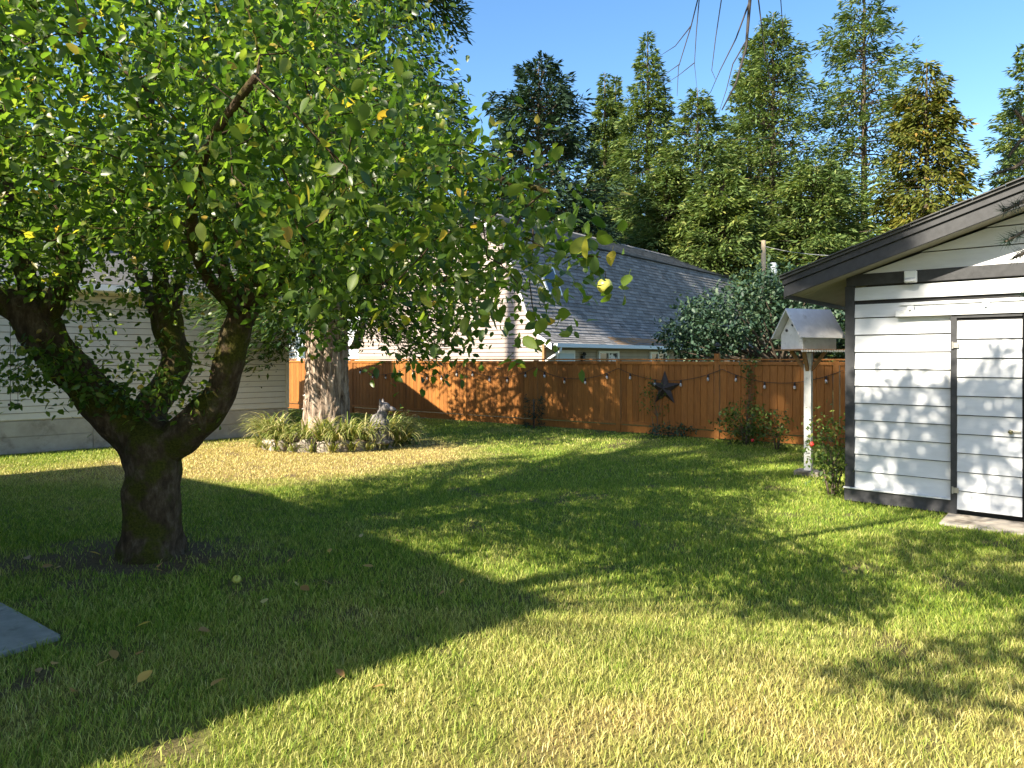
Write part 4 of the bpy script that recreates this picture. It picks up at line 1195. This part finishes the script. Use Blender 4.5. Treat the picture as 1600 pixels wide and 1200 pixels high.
MB().box((0.02, 0, 0), (.86, .60, .024)).build('platform', M['oldwood'], bh, bevel=.003)
for i in range(18):     # scalloped edge
    t = -.40 + i * .048
    if i == 0: sc = MB().lathe([(.018, 0), (.018, .012)], 8, (0, 0, 0), Matrix.Rotation(R(90), 3, 'X')).mesh('scallop', M['bhwhite'])
    o = link('scallop', sc, bh); o.location = (t, -.296, -.018)
wl_, wd_, wh = .64, .46, .24
MB().prism([(-wl_ / 2, -wd_ / 2, .012), (-wl_ / 2, wd_ / 2, .012), (-wl_ / 2, wd_ / 2, wh), (-wl_ / 2, 0, wh + .33), (-wl_ / 2, -wd_ / 2, wh)], (wl_, 0, 0)).build('walls', M['bhwhite'], bh)
for (y, z) in ((-.03, .38), (.10, .30)):
    MB().lathe([(.022, 0), (.022, .012)], 12, (-wl_ / 2 - .004, y, z), Matrix.Rotation(R(-90), 3, 'Y')).build('dark_hole_disc', M['charcoal'], bh)  # dark discs on the wall stand for the shade inside the holes
for s_ in (-1, 1):
    d = Vector((0, s_ * wd_ / 2, -.33)).normalized()
    top = Vector((0, 0, wh + .355)); n_ = Vector((0, s_ * .33, wd_ / 2)).normalized()
    a_, b2 = top - n_ * .0, top + d * .52
    MB().prism([(-.44, a_.y, a_.z), (-.44, b2.y, b2.z), (-.44, b2.y + n_.y * .022, b2.z + n_.z * .022), (-.44, a_.y, a_.z + .04)], (.88, 0, 0)).build('roof', M['bhroof'], bh, bevel=.002)

# ------------------------------------------------------------------ star, string lights
fb = Vector((-1.32, 19.53, 0)); FN = Vector((-FU.y, FU.x, 0))      # into the fence
def onf(x_pix, z, out=.06):
    k = (x_pix - 800) / 1066.7
    t = (k * fb.y - fb.x) / (FU.x - k * FU.y)
    p = fb + FU * t - FN * out; p.z = z; return p
sr = []; 
for i in range(10):
    a = math.pi / 2 + i * math.pi / 5; r = .42 if i % 2 == 0 else .165
    sr.append((r * math.cos(a), 0, r * math.sin(a)))
m = MB(); m.add(sr + [(0, -.11, 0), (0, 0, 0)], [(i, (i + 1) % 10, 10) for i in range(10)] + [((i + 1) % 10, i, 11) for i in range(10)])
M['rustblack'] = surf('dark rusted metal', [(.3, (.018, .014, .012)), (.7, (.055, .042, .035))], 9, .55, .2, .003)
star = m.build('barn_star', M['rustblack']); star.location = onf(1040, 1.10, .05); star.rotation_euler.z = RZF
tagp(star, 'black five-pointed metal star hanging on the fence', 'star')
M['bulb'] = plain('clear bulb', (.75, .72, .65), .08, 0, .6, .6)
def lights(name, label, xs_posts, sag, nb2, zt):
    t = thing(name, label, 'string lights', (0, 0, 0))
    for (x0, x1) in zip(xs_posts, xs_posts[1:]):
        A, B = onf(x0, zt, .07), onf(x1, zt, .07)
        pts = []
        for k in range(13):
            u_ = k / 12; p = A.lerp(B, u_); p.z -= sag * 4 * u_ * (1 - u_); pts.append(p)
        MB().tube(pts, .007, 5).build('cable', M['rustblack'], t)
        for k in range(nb2):
            u_ = (k + .5) / nb2; p = A.lerp(B, u_); p.z -= sag * 4 * u_ * (1 - u_)
            o = link('socket', sock, t); o.location = p; q = link('bulb', blb, o)
sock = MB().lathe([(.016, 0), (.022, -.012), (.022, -.055), (.018, -.06)], 8).mesh('socket', M['rustblack'], True)
blb = MB().lathe([(.014, -.06), (.026, -.085), (.032, -.115), (.022, -.142), (.004, -.15)], 10).mesh('bulb', M['bulb'], True)
lights('string_lights', 'black cable of clear bulbs swagged along the fence boards', [556, 637, 728, 838, 968, 1130, 1318], .28, 4, 1.56)

# ------------------------------------------------------------------ plants along the fence and by the shed
def shrub(lab, x, y, Y, h, w, seed, ncl=30, per=26, leaf=.055, mat='roseleaf', name='rose_bush', stems=5, cat='bush', depth=None):
    p = px(x, y, Y); p.z = 0
    return leafy(name, lab, cat, p, h * .35, .014, [((0, 0, h * .55), (w, depth or w * .8, h * .45), 1)], ncl, per, leaf, mat, seed, min(.09, w * .3), nstem=stems, tmpl='leaf')
shrub('leafy rose bush between the birdhouse post and the shed corner', 1300, 775, 8.9, 1.12, .34, 71, 34, 22, .06, stems=6)
shrub('tangled bush at the fence foot beside the tall capped post', 1165, 690, 14.2, .85, .55, 72, 34, 26, .075, stems=6)
shrub('low straggly bush at the fence foot behind the birdhouse post', 1215, 695, 13.4, .8, .5, 73, 18, 18, .07)
vine = leafy('climbing_rose', 'thin climbing rose rising up the fence boards beside the tall capped post', 'plant', onf(1172, 0, .22), .5, .012, [((0, 0, .9), (.35, .10, .8), 3), ((.1, 0, 1.5), (.15, .08, .45), 1)], 26, 16, .065, 'roseleaf', 74, .08, nstem=3, tmpl='leaf')
leafy('climbing_vine', 'wispy vine on the fence around the black star', 'plant', onf(1032, 0, .18), .5, .010, [((0, 0, .95), (.28, .08, .45), 3), ((-.25, 0, .75), (.15, .06, .3), 1)], 16, 14, .06, 'roseleaf', 75, .07, nstem=2, tmpl='leaf')
conifer('fir_seedling', 'tiny fir seedling growing at the foot of the fence', onf(851, 0, .5), .75, .2, .08, 40, 'darkneedle', (.09, .02), 14, .3, .3, .012, 90, .8)
leafy('groundcover_plant', 'low dark plant at the foot of the fence below the star', 'plant', onf(1060, 0, .3), .1, .01, [((0, 0, .15), (.55, .2, .12), 1)], 18, 18, .07, 'tealleaf', 76, .07, tmpl='leaf')
leafy('fern_clump', 'green clump behind the grey dog statue', 'plant', (-2.35, 14.3, 0), .15, .01, [((0, 0, .30), (.35, .3, .26), 1)], 20, 20, .09, 'roseleaf', 77, .08, tmpl='leaf')
M['rosered'] = plain('red rose', (.50, .03, .03), .6)
rs = bmesh.new(); bmesh.ops.create_icosphere(rs, subdivisions=2, radius=.035)
for v in rs.verts: v.co *= 1 + .25 * mnoise.noise(v.co * 60)
me = bpy.data.meshes.new('rose'); rs.to_mesh(me); rs.free(); me.materials.append(M['rosered'])
for k, (x, y, Y, lab) in enumerate(((1268, 694, 9.6, 'red rose bloom beside the birdhouse post'), (1176, 688, 13.6, 'red rose bloom low in the tangled bush at the fence'))):
    o = link('rose_bloom', me); o.location = px(x, y, Y); tagp(o, lab, 'flower')
    q = px(x, y, Y); MB().tube([(0, 0, -.02), (.03, .02, -q.z * .5), (.08, .05, -q.z)], .004, 4).build('stem', M['twig'], o)

# ------------------------------------------------------------------ utility pole and wires
pole = thing('utility_pole', 'pale wooden utility pole before the far firs', 'pole', at_far(1193, 36))
MB().tube([(0, 0, 0), (0, 0, top_h(376, 36))], [.15, .12], 12).build('shaft', surf('pale pole wood', [(.3, (.34, .26, .17)), (.7, (.48, .38, .26))], 5, .8, .3, .01, (4, 4, .4)), pole)
MB().lathe([(.2, -.5), (.24, -.45), (.24, .4), (.2, .46)], 12, (.42, -.1, top_h(425, 36))).build('transformer', M['galv'], pole, True)
def wire(label, A, B, sag, r):
    A, B = Vector(A), Vector(B); pts = []
    for k in range(25):
        u_ = k / 24; p = A.lerp(B, u_); p.z -= sag * 4 * u_ * (1 - u_); pts.append(p)
    o = MB().tube(pts, r, 4, False).build('overhead_wire', M['galv']); tagp(o, label, 'wire')
pt0 = Vector(at_far(1193, 36)) + Vector((0, 0, top_h(384, 36)))
wire('thin overhead wire from the pole across the shed gable', pt0, px(1900, 372, 6.6), .35, .006)

# hanging ladder of black bars at the left edge
lad = thing('hanging_ornament', 'small hanging ladder of three black bars under the apple branch', 'ornament', px(22, 590, 6.3))
for i in range(3):
    MB().box((0, 0, -.125 * i), (.095, .03, .022)).build('bar', M['rustblack'], lad)
for s_ in (-1, 1):
    MB().tube([(s_ * .035, 0, .75), (s_ * .035, 0, -.25)], .0022, 4).build('cord', M['twig'], lad)

# ------------------------------------------------------------------ windfalls and fallen leaves
o = link('windfall_apple', af); o.location = px(370, 914, 5.42) ; o.location.z = .045; o.rotation_euler = (.7, .3, 0); link('stem', stem_me, o); tagp(o, 'pale green windfall apple lying in the shaded grass', 'apple')
M['fallen'] = single_leaf_mat('fallen leaf', [(0, (.30, .17, .07)), (.35, (.50, .32, .13)), (.6, (.62, .42, .08)), (.8, (.62, .56, .34)), (1, (.48, .24, .09))])
fl = [big_leaf(100 + i, M['fallen']) for i in range(4)]
rg = random.Random(4)
lp = [(60, 1066), (88, 1052), (112, 1100), (175, 1032), (222, 1030), (215, 1082), (65, 898), (95, 896), (252, 889), (150, 1055), (235, 984), (503, 916), (515, 872), (562, 850), (618, 853), (598, 918), (725, 918), (583, 898), (460, 918), (412, 955), (455, 884), (525, 1062), (695, 936), (240, 900), (470, 930), (140, 872), (40, 880), (330, 1090), (600, 1090), (310, 1000)]
for (x, y) in lp:
    o = link('fallen_leaf', fl[rg.randrange(4)]); Y = 1920 / (y - 560); p = px(x, y, Y); o.location = (p.x, p.y, .048 + rg.random() * .02)
    o.rotation_euler = (rg.uniform(-.5, .5), rg.uniform(-.5, .5), rg.uniform(0, 6.3)); o.scale = (rg.uniform(.06, .10),) * 3
    tagp(o, 'small curled brown or yellow fallen leaf lying on the lawn', 'leaf', 'fallen leaves on the lawn')

# ------------------------------------------------------------------ grass
def keepout(x, y):
    k = np.ones(len(x), bool)
    k &= np.hypot(x - APPLE[0], y - APPLE[1]) > .30
    k &= np.hypot((x - PLANTER[0]) / 1.40, (y - PLANTER[1]) / .98) > 1
    q = (x - 4.21) * U.x + (y - 8.6) * U.y; w = (x - 4.21) * Vv.x + (y - 8.6) * Vv.y
    k &= ~((q > -.02) & (w > -.03) & (q < 6.4))
    k &= ~((q > 1.12) & (q < 3.0) & (w > -.64 + .12 * (VN(x, y, 4) - .5)) & (w < 0))
    q = (x + 5.3) * W_.x + (y - 16.2) * W_.y; w = -(x + 5.3) * W_.y + (y - 16.2) * W_.x
    k &= ~((q < .02) & (w > -.12))
    cx_, cy_ = walk.location.x, walk.location.y; d = Vector((.815, -.58)).normalized()
    q = (x - cx_) * d.x + (y - cy_) * d.y; w = -(x - cx_) * d.y + (y - cy_) * d.x
    k &= ~((q < -.02) & (w < -.02) & (w > -1.24))
    return k
def blades(y0, y1, rho, hgt, wid, three):
    xl, xr = -.80 * y1 - 1.2, .80 * y1 + 1.2
    n = int((xr - xl) * (y1 - y0) * rho)
    x = RNG.uniform(xl, xr, n); y = RNG.uniform(y0, y1, n)
    k = (np.abs(x) < .80 * y + 1.2) & keepout(x, y) & (y < 18.45 - .74 * x) & (RNG.random(n) > .88 * bareness(x, y))
    x, y = x[k], y[k]; n = len(x)
    dr = dryness(x, y); dr = np.clip(dr + RNG.normal(0, .20, n), 0, 1)
    tuft = fbm(x, y, 5.5)
    h = hgt * RNG.uniform(.5, 1.25, n) * (.62 + .85 * tuft) * (1 - .35 * dr)
    a = RNG.uniform(0, 2 * np.pi, n); b = RNG.uniform(0, 2 * np.pi, n)
    w = wid * RNG.uniform(.7, 1.3, n) / 2
    base = np.stack([x, y, np.zeros(n)], 1)
    sd = np.stack([np.cos(a), np.sin(a), np.zeros(n)], 1) * w[:, None]
    ln = np.stack([np.cos(b), np.sin(b), np.zeros(n)], 1) * (h * RNG.uniform(.2, 1.0, n))[:, None]
    up = np.array([0, 0, 1.])[None] * h[:, None]
    if three:
        mid = base + up * .6 + ln * .35
        V = np.stack([base - sd, base + sd, mid + sd * .75, mid - sd * .75, base + up + ln], 1).reshape(-1, 3)
        T = np.array([(0, 1, 2), (0, 2, 3), (3, 2, 4)]); kk_ = 5
    else:
        V = np.stack([base - sd, base + sd, base + up + ln], 1).reshape(-1, 3); T = np.array([(0, 1, 2)]); kk_ = 3
    T = (T[None] + (np.arange(n) * kk_)[:, None, None]).reshape(-1, 3)
    return V, T, np.repeat(dr, kk_)
Vs = []; Ts = []; As = []; off = 0
for args in ((1.4, 3.4, 5200, .050, .0046, True), (3.4, 4.8, 6200, .048, .0050, True), (4.8, 7.0, 3600, .046, .0065, True), (7.0, 10.0, 2100, .044, .0095, False), (10.0, 14.0, 1150, .044, .014, False), (14.0, 24.0, 520, .045, .022, False)):
    V, T, A = blades(*args); Vs.append(V); Ts.append(T + off); As.append(A); off += len(V)
V = np.concatenate(Vs); T = np.concatenate(Ts)
go = link('grass', np_mesh('grass', V, T, M['grass'], {'dry': np.concatenate(As)}))
tagp(go, 'mown lawn grass, green in the middle and straw-dry round the fir', 'grass', kind='stuff')
tot = sum(len(o.data.polygons) for o in scene.objects if o.type == 'MESH')
print('POLYS', tot, 'grass', len(T))
